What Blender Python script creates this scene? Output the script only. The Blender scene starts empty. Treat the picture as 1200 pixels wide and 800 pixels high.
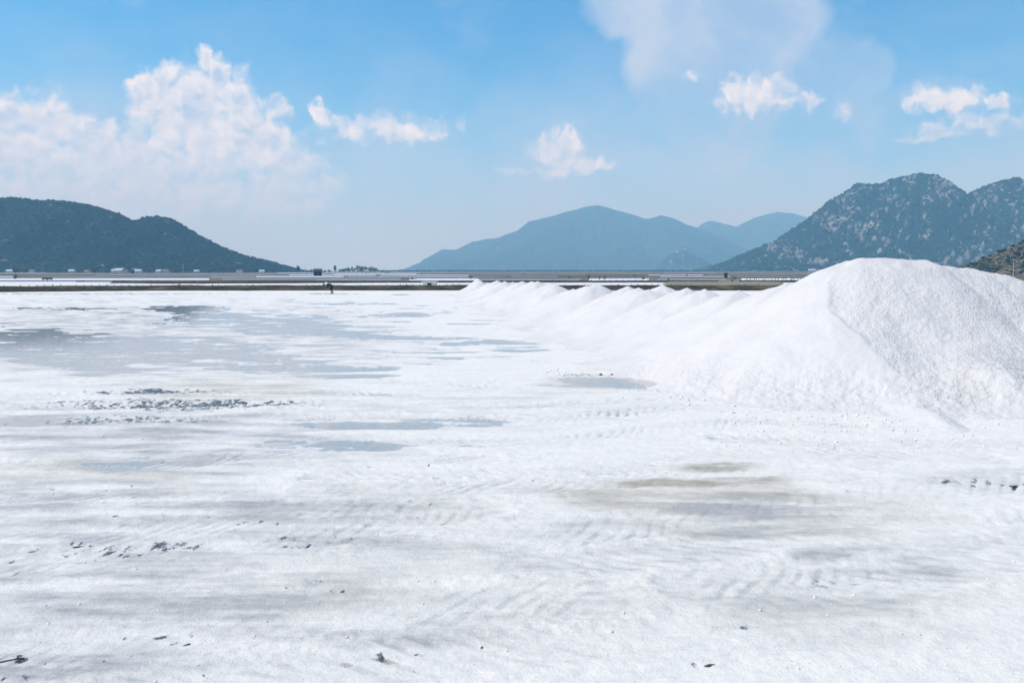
import bpy, bmesh, math, random
import numpy as np
from mathutils import Vector, Matrix, Euler

scene = bpy.context.scene
col = scene.collection
R = math.radians
random.seed(7)
RNG = np.random.default_rng(11)

# ------------------------------------------------------------------ camera
CAM_H = 3.0
FPX = 1000.0                        # focal length in photograph pixels (1200 wide)
PITCH = math.atan(83.0 / FPX)       # the horizon lies 83 px above the centre
cam_d = bpy.data.cameras.new('camera')
cam_d.sensor_width = 36.0
cam_d.lens = 36.0 * FPX / 1200.0
cam_d.clip_start = 0.1
cam_d.clip_end = 60000.0
cam = bpy.data.objects.new('camera', cam_d)
cam.location = (0, 0, CAM_H)
cam.rotation_euler = (math.pi / 2 - PITCH, 0, 0)
col.objects.link(cam)
scene.camera = cam

# ------------------------------------------------------------------ light
SUN_AZ, SUN_EL = R(-98), R(58)      # azimuth from the view direction (+Y), negative to the left
sun_vec = Vector((math.sin(SUN_AZ) * math.cos(SUN_EL), math.cos(SUN_AZ) * math.cos(SUN_EL), math.sin(SUN_EL)))
sun_d = bpy.data.lights.new('sun', 'SUN')
sun_d.energy = 3.15
sun_d.angle = R(0.6)
sun_d.color = (1.0, 0.91, 0.82)
sun = bpy.data.objects.new('sun', sun_d)
sun.rotation_euler = sun_vec.to_track_quat('Z', 'Y').to_euler()
sun.location = (-60, 20, 90)
col.objects.link(sun)

vs = scene.view_settings
vs.view_transform = 'Standard'
vs.look = 'None'
vs.exposure = 0.13
vs.gamma = 1.0
vs.use_curve_mapping = False
scene.display_settings.display_device = 'sRGB'
cy = scene.cycles
cy.max_bounces = 4
cy.diffuse_bounces = 2
cy.glossy_bounces = 2
cy.transmission_bounces = 3
cy.transparent_max_bounces = 8
cy.volume_bounces = 2
cy.use_denoising = True
cy.use_adaptive_sampling = True
cy.adaptive_threshold = 0.01
cy.caustics_reflective = False
cy.caustics_refractive = False


# ------------------------------------------------------------------ pixel helpers
SP, CP = math.sin(PITCH), math.cos(PITCH)

def ray(px, py):
    a, b = (px - 600.0) / FPX, (400.0 - py) / FPX
    return Vector((a, CP + b * SP, -SP + b * CP))

def on_ground(px, py, z=0.0):
    d = ray(px, py)
    t = (z - CAM_H) / d.z
    return Vector((d.x * t, d.y * t, z))

def at(px, py, Y):
    d = ray(px, py)
    t = Y / d.y
    return Vector((d.x * t, Y, CAM_H + d.z * t))

def project(x, y, z):
    dz = z - CAM_H
    dep = y * CP - dz * SP
    up = y * SP + dz * CP
    return 600.0 + FPX * x / dep, 400.0 - FPX * up / dep


# ------------------------------------------------------------------ numpy noise
_perm = np.random.default_rng(3).permutation(256)
_perm = np.concatenate([_perm, _perm, _perm[:2]]).astype(np.int64)
_ga = np.random.default_rng(4).uniform(0, 2 * np.pi, 256)
_gx, _gy = np.cos(_ga), np.sin(_ga)

def perlin(x, y, seed=0):
    x = np.asarray(x, float) + seed * 17.37
    y = np.asarray(y, float) + seed * 9.71
    xi, yi = np.floor(x), np.floor(y)
    fx, fy = x - xi, y - yi
    xi = xi.astype(np.int64) & 255
    yi = yi.astype(np.int64) & 255
    u = fx * fx * fx * (fx * (fx * 6 - 15) + 10)
    v = fy * fy * fy * (fy * (fy * 6 - 15) + 10)
    def g(ix, iy, dx, dy):
        h = _perm[_perm[ix & 255] + (iy & 255)]
        return _gx[h] * dx + _gy[h] * dy
    a = g(xi, yi, fx, fy)
    b = g(xi + 1, yi, fx - 1, fy)
    c = g(xi, yi + 1, fx, fy - 1)
    d = g(xi + 1, yi + 1, fx - 1, fy - 1)
    return ((a + (b - a) * u) * (1 - v) + (c + (d - c) * u) * v) * 1.45

def fbm(x, y, oct=4, seed=0, gain=0.5, lac=2.07):
    s = 0.0
    a = 1.0
    t = 0.0
    for i in range(oct):
        s = s + a * perlin(x, y, seed + i * 5)
        t += a
        a *= gain
        x = x * lac
        y = y * lac
    return s / t

def ridged(x, y, oct=4, seed=0):
    s = 0.0
    a = 1.0
    t = 0.0
    for i in range(oct):
        s = s + a * (1 - np.abs(perlin(x, y, seed + i * 5)) * 2)
        t += a
        a *= 0.5
        x = x * 2.1
        y = y * 2.1
    return s / t

def sstep(a, b, x):
    t = np.clip((x - a) / (b - a), 0, 1)
    return t * t * (3 - 2 * t)


# ------------------------------------------------------------------ node helpers
class NT:
    def __init__(self, tree):
        self.t = tree
        self.n = tree.nodes
        self.l = tree.links

    def node(self, kind, **props):
        nd = self.n.new(kind)
        for k, v in props.items():
            setattr(nd, k, v)
        return nd

    def put(self, sock, v):
        if isinstance(v, bpy.types.NodeSocket):
            self.l.new(v, sock)
        elif v is not None:
            if sock.type == 'RGBA' and hasattr(v, '__len__') and len(v) == 3:
                v = (*v, 1.0)
            sock.default_value = v

    def math(self, op, a, b=None, c=None, clamp=False):
        nd = self.node('ShaderNodeMath', operation=op, use_clamp=clamp)
        self.put(nd.inputs[0], a)
        if b is not None: self.put(nd.inputs[1], b)
        if c is not None: self.put(nd.inputs[2], c)
        return nd.outputs[0]

    def vmath(self, op, a, b=None, c=None):
        nd = self.node('ShaderNodeVectorMath', operation=op)
        self.put(nd.inputs[0], a)
        if b is not None: self.put(nd.inputs[1], b)
        if c is not None: self.put(nd.inputs[2], c)
        return nd.outputs['Value'] if op in ('LENGTH', 'DOT_PRODUCT', 'DISTANCE') else nd.outputs['Vector']

    def ramp(self, x, a, b, c=0.0, d=1.0, smooth=True):
        nd = self.node('ShaderNodeMapRange', interpolation_type='SMOOTHSTEP' if smooth else 'LINEAR')
        self.put(nd.inputs['Value'], x)
        self.put(nd.inputs['From Min'], a)
        self.put(nd.inputs['From Max'], b)
        self.put(nd.inputs['To Min'], c)
        self.put(nd.inputs['To Max'], d)
        return nd.outputs['Result']

    def noise(self, vec, scale, detail=4, rough=0.55, dist=0.0, color=False, dim='3D'):
        nd = self.node('ShaderNodeTexNoise', noise_dimensions=dim)
        self.put(nd.inputs['Vector'], vec)
        nd.inputs['Scale'].default_value = scale
        nd.inputs['Detail'].default_value = detail
        nd.inputs['Roughness'].default_value = rough
        nd.inputs['Distortion'].default_value = dist
        return nd.outputs['Color'] if color else nd.outputs['Fac']

    def voronoi(self, vec, scale, feature='F1', smooth=0.3, dim='3D'):
        nd = self.node('ShaderNodeTexVoronoi', feature=feature, voronoi_dimensions=dim)
        self.put(nd.inputs['Vector'], vec)
        nd.inputs['Scale'].default_value = scale
        if feature == 'SMOOTH_F1':
            nd.inputs['Smoothness'].default_value = smooth
        return nd.outputs['Distance']

    def mix(self, f, a, b):
        nd = self.node('ShaderNodeMix', data_type='RGBA')
        self.put(nd.inputs['Factor'], f)
        self.put(nd.inputs[6], a)
        self.put(nd.inputs[7], b)
        return nd.outputs[2]

    def attr(self, name):
        nd = self.node('ShaderNodeAttribute', attribute_name=name)
        return nd.outputs['Fac']

    def mapping(self, vec, scale=(1, 1, 1), rot=(0, 0, 0)):
        nd = self.node('ShaderNodeMapping')
        self.put(nd.inputs['Vector'], vec)
        nd.inputs['Scale'].default_value = scale
        nd.inputs['Rotation'].default_value = rot
        return nd.outputs[0]

    def bump(self, h, strength=0.5, dist=0.05, normal=None):
        nd = self.node('ShaderNodeBump')
        nd.inputs['Strength'].default_value = strength
        nd.inputs['Distance'].default_value = dist
        self.put(nd.inputs['Height'], h)
        if normal is not None: self.put(nd.inputs['Normal'], normal)
        return nd.outputs[0]


def new_mat(name):
    m = bpy.data.materials.new(name)
    m.use_nodes = True
    t = NT(m.node_tree)
    b = m.node_tree.nodes['Principled BSDF']
    return m, t, b

def objpos(t):
    return t.node('ShaderNodeNewGeometry').outputs['Position']


# ------------------------------------------------------------------ world: sky and clouds
def px_dir(px, py):
    d = ray(px, py)
    return math.atan2(d.x, d.y), math.atan2(d.z, math.hypot(d.x, d.y))

# cumulus lobes: photograph pixels -> directions (azimuth, elevation); cx, cy, rx, ry, density
CUMULUS = [
    (-30, 170, 110, 60, 1.0), (25, 155, 55, 42, 1.0), (55, 150, 35, 38, 1.0), (-90, 190, 80, 70, 1.0),
    (110, 185, 60, 45, .9), (170, 108, 24, 30, 1.0), (205, 125, 45, 45, 1.05), (235, 135, 50, 60, 1.05),
    (238, 66, 15, 20, .95), (258, 90, 18, 28, 1.0), (275, 115, 28, 34, 1.0), (295, 165, 55, 50, .95),
    (330, 190, 50, 36, .85), (200, 205, 110, 50, .9), (90, 225, 150, 45, .75), (320, 225, 80, 35, .6),
    (330, 134, 24, 8, .7), (378, 130, 13, 15, .8), (410, 150, 36, 14, .55), (470, 150, 52, 13, .5),
    (655, 178, 36, 26, 1.0), (665, 165, 17, 19, 1.0), (690, 193, 36, 11, .8), (650, 200, 50, 6, .4),
    (885, 108, 52, 17, .8), (862, 106, 26, 15, .7), (955, 113, 20, 10, .65), (810, 92, 10, 7, .6), (995, 130, 9, 9, .4), (900, 120, 66, 10, .5),
    (1090, 112, 38, 14, .8), (1122, 118, 26, 13, .7), (1095, 157, 46, 6, .6), (1170, 124, 17, 5, .5), (1150, 146, 80, 8, .35),
]
CUMULUS_OUT = [(-1.1, .16, .25, .13), (-1.75, .2, .3, .15), (-2.5, .14, .4, .10), (2.8, .18, .35, .13), (2.1, .13, .3, .10), (1.4, .2, .3, .14), (.82, .12, .14, .06)]

world = bpy.data.worlds.new('World')
scene.world = world
world.use_nodes = True
W = NT(world.node_tree)
world.cycles.sampling_method = 'MANUAL'
world.cycles.sample_map_resolution = 256
W.n.clear()

def cloud_density(t, p):
    """cumulus density at direction p and the relief of its puffs there and a little towards the sun"""
    w1 = t.vmath('SUBTRACT', t.noise(p, 14, 2, .55, color=True, dim='2D'), (.5, .5, .5))
    w2 = t.vmath('SUBTRACT', t.noise(p, 60, 2, .6, color=True, dim='2D'), (.5, .5, .5))
    q = t.vmath('MULTIPLY_ADD', w1, (.030, .024, 0), p)
    q = t.vmath('MULTIPLY_ADD', w2, (.018, .018, 0), q)
    best = None
    lobes = []
    for (cx, cyy, rx, ry, s) in CUMULUS:
        a, e = px_dir(cx, cyy)
        a1, _ = px_dir(cx + rx, cyy)
        lobes.append((a, e, abs(a1 - a), ry / 1000.0, s))
    lobes += [(a, e, ra, re, .9) for (a, e, ra, re) in CUMULUS_OUT]
    for (a, e, ra, re, s) in lobes:
        dv = t.vmath('MULTIPLY_ADD', q, (1 / ra, 1 / re, 0), (-a / ra, -e / re, 0))
        f = t.math('MULTIPLY_ADD', t.vmath('LENGTH', dv), -s, s)
        best = f if best is None else t.math('MAXIMUM', best, f)
    def puff(v):
        v1 = t.voronoi(v, 30, dim='2D')
        v2 = t.voronoi(v, 72, dim='2D')
        n1 = t.noise(v, 40, 5, .66, dim='2D')
        h = t.math('MULTIPLY_ADD', v1, -.36, t.math('MULTIPLY', v2, -.26))
        return t.math('MULTIPLY_ADD', t.math('SUBTRACT', n1, .5), .62, h)
    h0 = puff(q)
    h1 = puff(t.vmath('ADD', q, (-.005, .010, 0)))
    d = t.math('ADD', t.math('ADD', best, h0), .33)
    return d, h0, h1, best

tc = W.node('ShaderNodeTexCoord').outputs['Generated']
sep = W.node('ShaderNodeSeparateXYZ')
W.put(sep.inputs[0], tc)
az = W.math('ARCTAN2', sep.outputs[0], sep.outputs[1])
el = W.math('ARCSINE', sep.outputs[2])
cmb = W.node('ShaderNodeCombineXYZ')
W.put(cmb.inputs[0], az)
W.put(cmb.inputs[1], el)
P = cmb.outputs[0]

sky = W.node('ShaderNodeTexSky', sky_type='NISHITA')
sky.sun_disc = False
sky.sun_elevation = SUN_EL
sky.sun_rotation = SUN_AZ
sky.altitude = 0
sky.air_density = 1.0
sky.dust_density = 1.0
sky.ozone_density = 2.2
sky_col = W.node('ShaderNodeMix', data_type='RGBA', blend_type='MULTIPLY')
sky_col.inputs[0].default_value = 1.0
W.put(sky_col.inputs[6], sky.outputs[0])
sky_col.inputs[7].default_value = (0.34, .92, 1.24, 1)
bg_sky = W.node('ShaderNodeBackground')
W.put(bg_sky.inputs[0], sky_col.outputs[2])
bg_sky.inputs[1].default_value = 0.125

d0, h0, h1, lobe = cloud_density(W, P)
lit = W.math('MULTIPLY_ADD', W.math('SUBTRACT', h0, h1), 1.5, W.ramp(d0, .05, .95, .80, .38, smooth=False), clamp=True)
alpha = W.math('MULTIPLY', W.ramp(d0, -.10, .56), W.ramp(el, .03, .17, .30, 1.0))
alpha = W.math('MULTIPLY', alpha, W.ramp(lit, .0, .55, .72, .97))
ccol = W.mix(lit, (.50, .61, .78), (.90, .915, .94))
bg_c = W.node('ShaderNodeBackground')
W.put(bg_c.inputs[0], ccol)
bg_c.inputs[1].default_value = 1.0

# thin high veil (anvil) and faint haze lumps
nv = W.noise(P, 5, 3, .55, color=True, dim='2D')
pv = W.vmath('MULTIPLY_ADD', W.vmath('SUBTRACT', nv, (.5, .5, .5)), (.07, .07, 0), P)
nv2 = W.noise(P, 40, 3, .6, color=True, dim='2D')
pv = W.vmath('MULTIPLY_ADD', W.vmath('SUBTRACT', nv2, (.5, .5, .5)), (.02, .02, 0), pv)
veil = None
for (cx, cyy, rx, ry, s) in [(820, -80, 190, 110, 1.0), (735, -10, 85, 55, 1.0), (800, 30, 95, 90, 1.0), (885, 20, 104, 90, 1.0), (850, 100, 100, 130, .92),
                             (920, 150, 150, 120, .6), (1100, 150, 130, 50, .4), (810, 190, 120, 130, .7), (705, 150, 22, 40, .6), (1010, 100, 40, 40, .6), (450, 200, 160, 60, .4)]:
    a, e = px_dir(cx, cyy)
    ra = abs(px_dir(cx + rx, cyy)[0] - a)
    re = ry / 1000.0
    dv = W.vmath('MULTIPLY_ADD', pv, (1 / ra, 1 / re, 0), (-a / ra, -e / re, 0))
    f = W.math('MULTIPLY_ADD', W.vmath('LENGTH', dv), -s * 3.4, s * 3.4)
    f = W.math('MINIMUM', W.math('MAXIMUM', f, 0.0), s)
    veil = f if veil is None else W.math('MAXIMUM', veil, f)
wisp = W.ramp(W.noise(W.mapping(pv, (1, 2.4, 1)), 7, 6, .6, dim='2D'), .52, .75, 0, .35)
low = W.ramp(W.math('MULTIPLY_ADD', W.math('SUBTRACT', W.noise(W.mapping(pv, (1, 1.6, 1)), 6, 5, .6, dim='2D'), .5), .20, el), .29, .0, 0, .90)
veil = W.math('MAXIMUM', W.math('MAXIMUM', W.math('MULTIPLY', veil, W.ramp(W.noise(W.mapping(pv, (1, 1, 1), (0, 0, .6)), 9, 5, .6, dim='2D'), .25, .75, .50, 1.0)), low), W.math('MULTIPLY', wisp, W.ramp(el, .0, .3, 1, .5)))
bg_v = W.node('ShaderNodeBackground')
bg_v.inputs[0].default_value = (.49, .60, .78, 1)
bg_v.inputs[1].default_value = 1.0
m1 = W.node('ShaderNodeMixShader')
W.put(m1.inputs[0], veil)
W.put(m1.inputs[1], bg_sky.outputs[0])
W.put(m1.inputs[2], bg_v.outputs[0])
m2 = W.node('ShaderNodeMixShader')
W.put(m2.inputs[0], alpha)
W.put(m2.inputs[1], m1.outputs[0])
W.put(m2.inputs[2], bg_c.outputs[0])
wo = W.node('ShaderNodeOutputWorld')
W.put(wo.inputs[0], m2.outputs[0])


# ------------------------------------------------------------------ object helpers
def tag(o, label=None, cat=None, group=None, kind=None):
    if label: o['label'] = label
    if cat: o['category'] = cat
    if group: o['group'] = group
    if kind: o['kind'] = kind
    return o

def link(name, me, mat=None, parent=None, smooth=False):
    o = bpy.data.objects.new(name, me)
    col.objects.link(o)
    if mat and not me.materials: me.materials.append(mat)
    if parent: o.parent = parent
    if smooth:
        me.shade_smooth()
    return o

def empty(name, loc, rz=0):
    o = bpy.data.objects.new(name, None)
    o.empty_display_size = .2
    col.objects.link(o)
    o.location = loc
    o.rotation_euler = (0, 0, rz)
    return o

def np_mesh(name, verts, quads):
    me = bpy.data.meshes.new(name)
    nv, nq = len(verts), len(quads)
    k = quads.shape[1]
    me.vertices.add(nv)
    me.vertices.foreach_set('co', np.ascontiguousarray(verts, dtype=np.float32).ravel())
    me.loops.add(nq * k)
    me.loops.foreach_set('vertex_index', np.ascontiguousarray(quads, dtype=np.int32).ravel())
    me.polygons.add(nq)
    me.polygons.foreach_set('loop_start', np.arange(0, nq * k, k, dtype=np.int32))
    me.update(calc_edges=True)
    return me

def grid_quads(nr, nc):
    i = np.arange(nr - 1)[:, None] * nc + np.arange(nc - 1)[None, :]
    i = i.ravel()
    return np.stack([i, i + 1, i + nc + 1, i + nc], 1)

def add_attr(me, name, arr):
    a = me.attributes.new(name, 'FLOAT', 'POINT')
    a.data.foreach_set('value', np.ascontiguousarray(arr, dtype=np.float32).ravel())

class MB:
    def __init__(self): self.v, self.f = [], []
    def box(self, c, s, rz=0.0, taper=1.0):
        n = len(self.v)
        co, si = math.cos(rz), math.sin(rz)
        for z in (-1, 1):
            k = taper if z > 0 else 1.0
            for x, y in ((-1, -1), (1, -1), (1, 1), (-1, 1)):
                X, Y = x * s[0] / 2 * k, y * s[1] / 2 * k
                self.v.append((c[0] + X * co - Y * si, c[1] + X * si + Y * co, c[2] + z * s[2] / 2))
        for q in ((3, 2, 1, 0), (4, 5, 6, 7), (0, 1, 5, 4), (1, 2, 6, 5), (2, 3, 7, 6), (3, 0, 4, 7)):
            self.f.append(tuple(n + i for i in q))
        return self
    def tube(self, pts, rad, seg=8):
        rings = []
        for i, p in enumerate(pts):
            p = Vector(p)
            a = Vector(pts[max(0, i - 1)]); b = Vector(pts[min(len(pts) - 1, i + 1)])
            d = (b - a).normalized()
            u = d.orthogonal().normalized(); w = d.cross(u)
            r = rad[i] if hasattr(rad, '__len__') else rad
            n = len(self.v)
            for k in range(seg):
                t = 2 * math.pi * k / seg
                self.v.append(tuple(p + u * math.cos(t) * r + w * math.sin(t) * r))
            rings.append(n)
        for i in range(len(rings) - 1):
            for k in range(seg):
                k2 = (k + 1) % seg
                self.f.append((rings[i] + k, rings[i] + k2, rings[i + 1] + k2, rings[i + 1] + k))
        self.f.append(tuple(rings[0] + k for k in reversed(range(seg))))
        self.f.append(tuple(rings[-1] + k for k in range(seg)))
        return self
    def poly(self, vs, fs):
        n = len(self.v)
        self.v += [tuple(v) for v in vs]
        self.f += [tuple(n + i for i in f) for f in fs]
        return self
    def build(self, name, mat, parent=None, smooth=False):
        me = bpy.data.meshes.new(name)
        me.from_pydata(self.v, [], self.f)
        me.update()
        return link(name, me, mat, parent, smooth)

def ico(sub):
    bm = bmesh.new()
    bmesh.ops.create_icosphere(bm, subdivisions=sub, radius=1.0)
    v = np.array([x.co[:] for x in bm.verts])
    f = np.array([[q.index for q in p.verts] for p in bm.faces])
    bm.free()
    return v, f
ICO1, ICO2, ICO3 = ico(1), ico(2), ico(3)

def scatter_mesh(name, base, pts, scl, rng, jitter=.25):
    """many small lumps joined into one mesh"""
    bv, bf = base
    n = len(pts)
    nv = len(bv)
    V = np.repeat(bv[None], n, 0)
    V = V * (1 + rng.uniform(-jitter, jitter, (n, nv, 1)))
    ang = rng.uniform(0, 2 * np.pi, n)
    c, s = np.cos(ang)[:, None], np.sin(ang)[:, None]
    x = V[:, :, 0] * c - V[:, :, 1] * s
    y = V[:, :, 0] * s + V[:, :, 1] * c
    V = np.stack([x, y, V[:, :, 2]], 2) * scl[:, None, :] + pts[:, None, :]
    F = bf[None] + (np.arange(n) * nv)[:, None, None]
    return np_mesh(name, V.reshape(-1, 3), F.reshape(-1, 3))


# ------------------------------------------------------------------ materials
def mat_salt_flat():
    m, t, b = new_mat('salt_crust')
    p = objpos(t)
    wet, mud, och, grey = t.attr('wet'), t.attr('mud'), t.attr('ochre'), t.attr('grey')
    n1 = t.noise(p, 1.7, 6, .6)
    n2 = t.noise(t.mapping(p, (1.6, 7, 3), (0, 0, .12)), 1.3, 7, .68)
    n4 = t.noise(t.mapping(p, (2.5, 11, 3), (0, 0, -.45)), 1.6, 5, .65)
    n3 = t.noise(p, 22, 5, .65)
    base = t.mix(t.ramp(n1, .35, .7), (.85, .785, .70), (.895, .825, .73))
    base = t.mix(t.math('MULTIPLY', t.ramp(n2, .5, .72), .45), base, (.72, .68, .635))
    base = t.mix(t.math('MULTIPLY', t.ramp(n4, .52, .72), .38), base, (.64, .61, .58))
    base = t.mix(t.math('MULTIPLY', t.ramp(n3, .56, .72), .35), base, (.60, .62, .64))
    base = t.mix(t.math('MULTIPLY', och, t.ramp(n2, .25, .65, .55, 1.0)), base, (.40, .35, .26))
    base = t.mix(t.math('MULTIPLY', grey, t.ramp(n2, .25, .65, .5, 1.0)), base, (.43, .41, .385))
    base = t.mix(wet, base, (.67, .65, .615))
    n5 = t.noise(t.mapping(p, (11.0, 5.0, 3), (0, 0, .55)), 1.0, 4, .65)
    mz = t.math('MULTIPLY_ADD', t.math('SUBTRACT', n5, .5), 1.5, mud)
    mn = t.math('MULTIPLY', t.ramp(t.math('MULTIPLY_ADD', t.math('SUBTRACT', n3, .5), .7, mz), .46, .64), t.ramp(mud, .06, .22))
    base = t.mix(mn, base, t.mix(t.ramp(t.noise(p, 30, 4, .7), .35, .65), (.04, .047, .052), (.20, .205, .205)))
    t.put(b.inputs['Base Color'], base)
    rough = t.math('SUBTRACT', .75, t.math('MULTIPLY', t.math('MAXIMUM', wet, t.math('MULTIPLY', grey, .5)), .5))
    rough = t.math('SUBTRACT', rough, t.math('MULTIPLY', mn, .35), clamp=True)
    t.put(b.inputs['Roughness'], rough)
    b.inputs['Specular IOR Level'].default_value = .35
    h = t.math('ADD', t.math('MULTIPLY', t.noise(p, 5.5, 5, .6), 1.0), t.math('MULTIPLY', t.noise(p, 34, 5, .7), .40))
    t.put(b.inputs['Normal'], t.bump(h, .7, .045))
    return m

def mat_salt_heap():
    m, t, b = new_mat('heaped_salt')
    p = objpos(t)
    rough = t.attr('rough')
    n1 = t.noise(p, .9, 5, .6)
    n2 = t.noise(p, 9, 6, .7)
    n3 = t.noise(t.mapping(p, (1, 1, 2.6)), 22, 4, .75)
    base = t.mix(t.ramp(n1, .35, .7), (.72, .67, .625), (.765, .71, .655))
    base = t.mix(t.math('MULTIPLY', t.ramp(n2, .52, .74), t.math('MULTIPLY_ADD', rough, .40, .10)), base, (.62, .64, .66))
    sp = t.math('MULTIPLY', t.ramp(n3, .60, .74), t.math('MULTIPLY_ADD', rough, .75, .12))
    base = t.mix(sp, base, (.40, .41, .42))
    t.put(b.inputs['Base Color'], base)
    b.inputs['Roughness'].default_value = .7
    b.inputs['Specular IOR Level'].default_value = .3
    h = t.math('ADD', t.noise(p, 14, 6, .72), t.math('MULTIPLY', t.voronoi(p, 20), .7))
    bp = t.node('ShaderNodeBump')
    bp.inputs['Distance'].default_value = .06
    t.put(bp.inputs['Strength'], t.math('MULTIPLY_ADD', rough, .42, .20))
    t.put(bp.inputs['Height'], h)
    t.put(b.inputs['Normal'], bp.outputs[0])
    return m

def mat_water():
    m, t, b = new_mat('brine')
    t.n.remove(b)
    out = t.n['Material Output']
    p = objpos(t)
    gl = t.node('ShaderNodeBsdfGlossy')
    gl.inputs['Color'].default_value = (.93, .96, 1, 1)
    gl.inputs['Roughness'].default_value = .06
    tr = t.node('ShaderNodeBsdfTransparent')
    tr.inputs['Color'].default_value = (.95, .965, .965, 1)
    h = t.noise(t.mapping(p, (1, 2.2, 1)), 2.2, 3, .5)
    t.put(gl.inputs['Normal'], t.bump(h, .06, .02))
    fr = t.node('ShaderNodeFresnel')
    fr.inputs['IOR'].default_value = 1.36
    mx = t.node('ShaderNodeMixShader')
    t.put(mx.inputs[0], fr.outputs[0])
    t.put(mx.inputs[1], tr.outputs[0])
    t.put(mx.inputs[2], gl.outputs[0])
    t.put(out.inputs['Surface'], mx.outputs[0])
    return m

def mat_mix(name, cols, scale=1.0, stretch=(1, 1, 1), rough=.9, bump=.4, bdist=.05, lo=.3, hi=.7, detail=6):
    m, t, b = new_mat(name)
    p = t.mapping(objpos(t), stretch)
    n = t.noise(p, scale, detail, .62)
    c = cols[0]
    k = len(cols) - 1
    for i in range(k):
        a = lo + (hi - lo) * i / k
        c = t.mix(t.ramp(n, a, a + (hi - lo) / k), c, cols[i + 1])
    n2 = t.noise(p, scale * 6.3, 5, .65)
    c = t.mix(t.ramp(n2, .35, .8, 0, .5), c, tuple(x * .55 for x in cols[0]))
    t.put(b.inputs['Base Color'], c)
    b.inputs['Roughness'].default_value = rough
    b.inputs['Specular IOR Level'].default_value = .2
    if bump:
        t.put(b.inputs['Normal'], t.bump(t.math('ADD', n, t.math('MULTIPLY', n2, .5)), bump, bdist))
    return m

def mat_plain():
    m, t, b = new_mat('far_plain')
    p = objpos(t)
    s = t.mapping(p, (.0035, .016, 1))
    n = t.noise(s, 1.0, 6, .6)
    n2 = t.noise(t.mapping(p, (.012, .06, 1)), 1.0, 5, .65)
    n3 = t.noise(t.mapping(p, (.05, .12, 1)), 1.0, 4, .6)
    c = t.mix(t.ramp(n2, .38, .62), (.105, .078, .048), (.25, .19, .12))
    c = t.mix(t.ramp(n3, .5, .7, 0, .7), c, (.065, .085, .05))
    wh = t.math('MULTIPLY', t.ramp(n, .58, .64), t.ramp(n3, .28, .42))
    c = t.mix(wh, c, (.62, .63, .66))
    gr = t.math('MULTIPLY', t.ramp(n, .46, .40), t.ramp(n2, .40, .48))
    c = t.mix(gr, c, (.36, .38, .40))
    t.put(b.inputs['Base Color'], c)
    t.put(b.inputs['Roughness'], t.math('SUBTRACT', .9, t.math('MULTIPLY', gr, .75)))
    b.inputs['Specular IOR Level'].default_value = .3
    return m

def mat_mountain(name, green, rock=None, rock_amt=0.0, scale=1.0, soil=None):
    m, t, b = new_mat(name)
    p = objpos(t)
    n1 = t.noise(p, .011 * scale, 6, .62)
    n2 = t.noise(p, .055 * scale, 6, .68)
    v = t.voronoi(p, .05 * scale)
    c = t.mix(t.ramp(n1, .36, .66), tuple(x * .72 for x in green), tuple(x * 1.25 for x in green))
    c = t.mix(t.ramp(n2, .40, .66), c, tuple(min(1, x * 1.5) for x in green))
    c = t.mix(t.ramp(v, .15, .75, 0, .65), c, tuple(x * .35 for x in green))
    if soil:
        c = t.mix(t.math('MULTIPLY', t.ramp(n1, .50, .60), t.ramp(n2, .40, .55)), c, soil)
    if rock:
        pr = t.mapping(p, (1, 1, .42))
        r1 = t.noise(pr, .016 * scale, 4, .6)
        r2 = t.noise(pr, .045 * scale, 5, .62)
        rr = t.math('ADD', t.math('MULTIPLY', r1, .55), t.math('MULTIPLY', r2, .55))
        rk = t.ramp(rr, .60 - rock_amt, .68 - rock_amt)
        rc = t.mix(t.ramp(t.noise(pr, .14 * scale, 4, .6), .3, .7), tuple(x * .6 for x in rock), rock)
        c = t.mix(rk, c, rc)
    t.put(b.inputs['Base Color'], c)
    b.inputs['Roughness'].default_value = .95
    b.inputs['Specular IOR Level'].default_value = .1
    t.put(b.inputs['Normal'], t.bump(t.math('SUBTRACT', n2, t.math('MULTIPLY', v, .6)), .8, 9.0 / scale))
    return m

def mat_plain_col(name, c, rough=.7, var=.25, scale=6.0):
    m, t, b = new_mat(name)
    p = objpos(t)
    n = t.noise(p, scale, 5, .6)
    t.put(b.inputs['Base Color'], t.mix(t.ramp(n, .3, .7), tuple(x * (1 - var) for x in c), tuple(min(1, x * (1 + var)) for x in c)))
    b.inputs['Roughness'].default_value = rough
    return m

M = {}
M['flat'] = mat_salt_flat()
M['heap'] = mat_salt_heap()
M['water'] = mat_water()
M['plain'] = mat_plain()
M['bund'] = mat_mix('bund_earth', [(.024, .020, .017), (.075, .060, .043), (.17, .14, .09)], .6, (.5, .5, 2.5), bump=.7, bdist=.15)
M['bund_dark'] = mat_mix('dark_bund_mud', [(.028, .026, .024), (.055, .050, .044), (.10, .09, .075)], 1.1, (.5, .5, 2.5), bump=.7, bdist=.15)
M['bank'] = mat_mix('dry_grass_bank', [(.17, .16, .085), (.28, .25, .165), (.38, .35, .26)], .35, (.5, 1.6, 1), bump=.5, bdist=.2)
M['grass'] = mat_plain_col('dry_grass', (.20, .18, .09), .9, .35, 2.0)
M['salt_bright'] = mat_mix('pan_salt', [(.60, .62, .65), (.74, .75, .78), (.82, .82, .83)], .3, (.25, 1, 1), bump=0)
M['clod'] = mat_plain_col('salt_clod', (.84, .79, .745), .7, .08, 12)
M['mud'] = mat_mix('salty_mud', [(.030, .036, .040), (.10, .105, .11), (.42, .41, .40)], 18, (1, 1, 1), rough=.6, bump=.5, bdist=.01, lo=.36, hi=.68)
M['leaf'] = mat_plain_col('leaf', (.055, .085, .035), .8, .4, .9)
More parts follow.
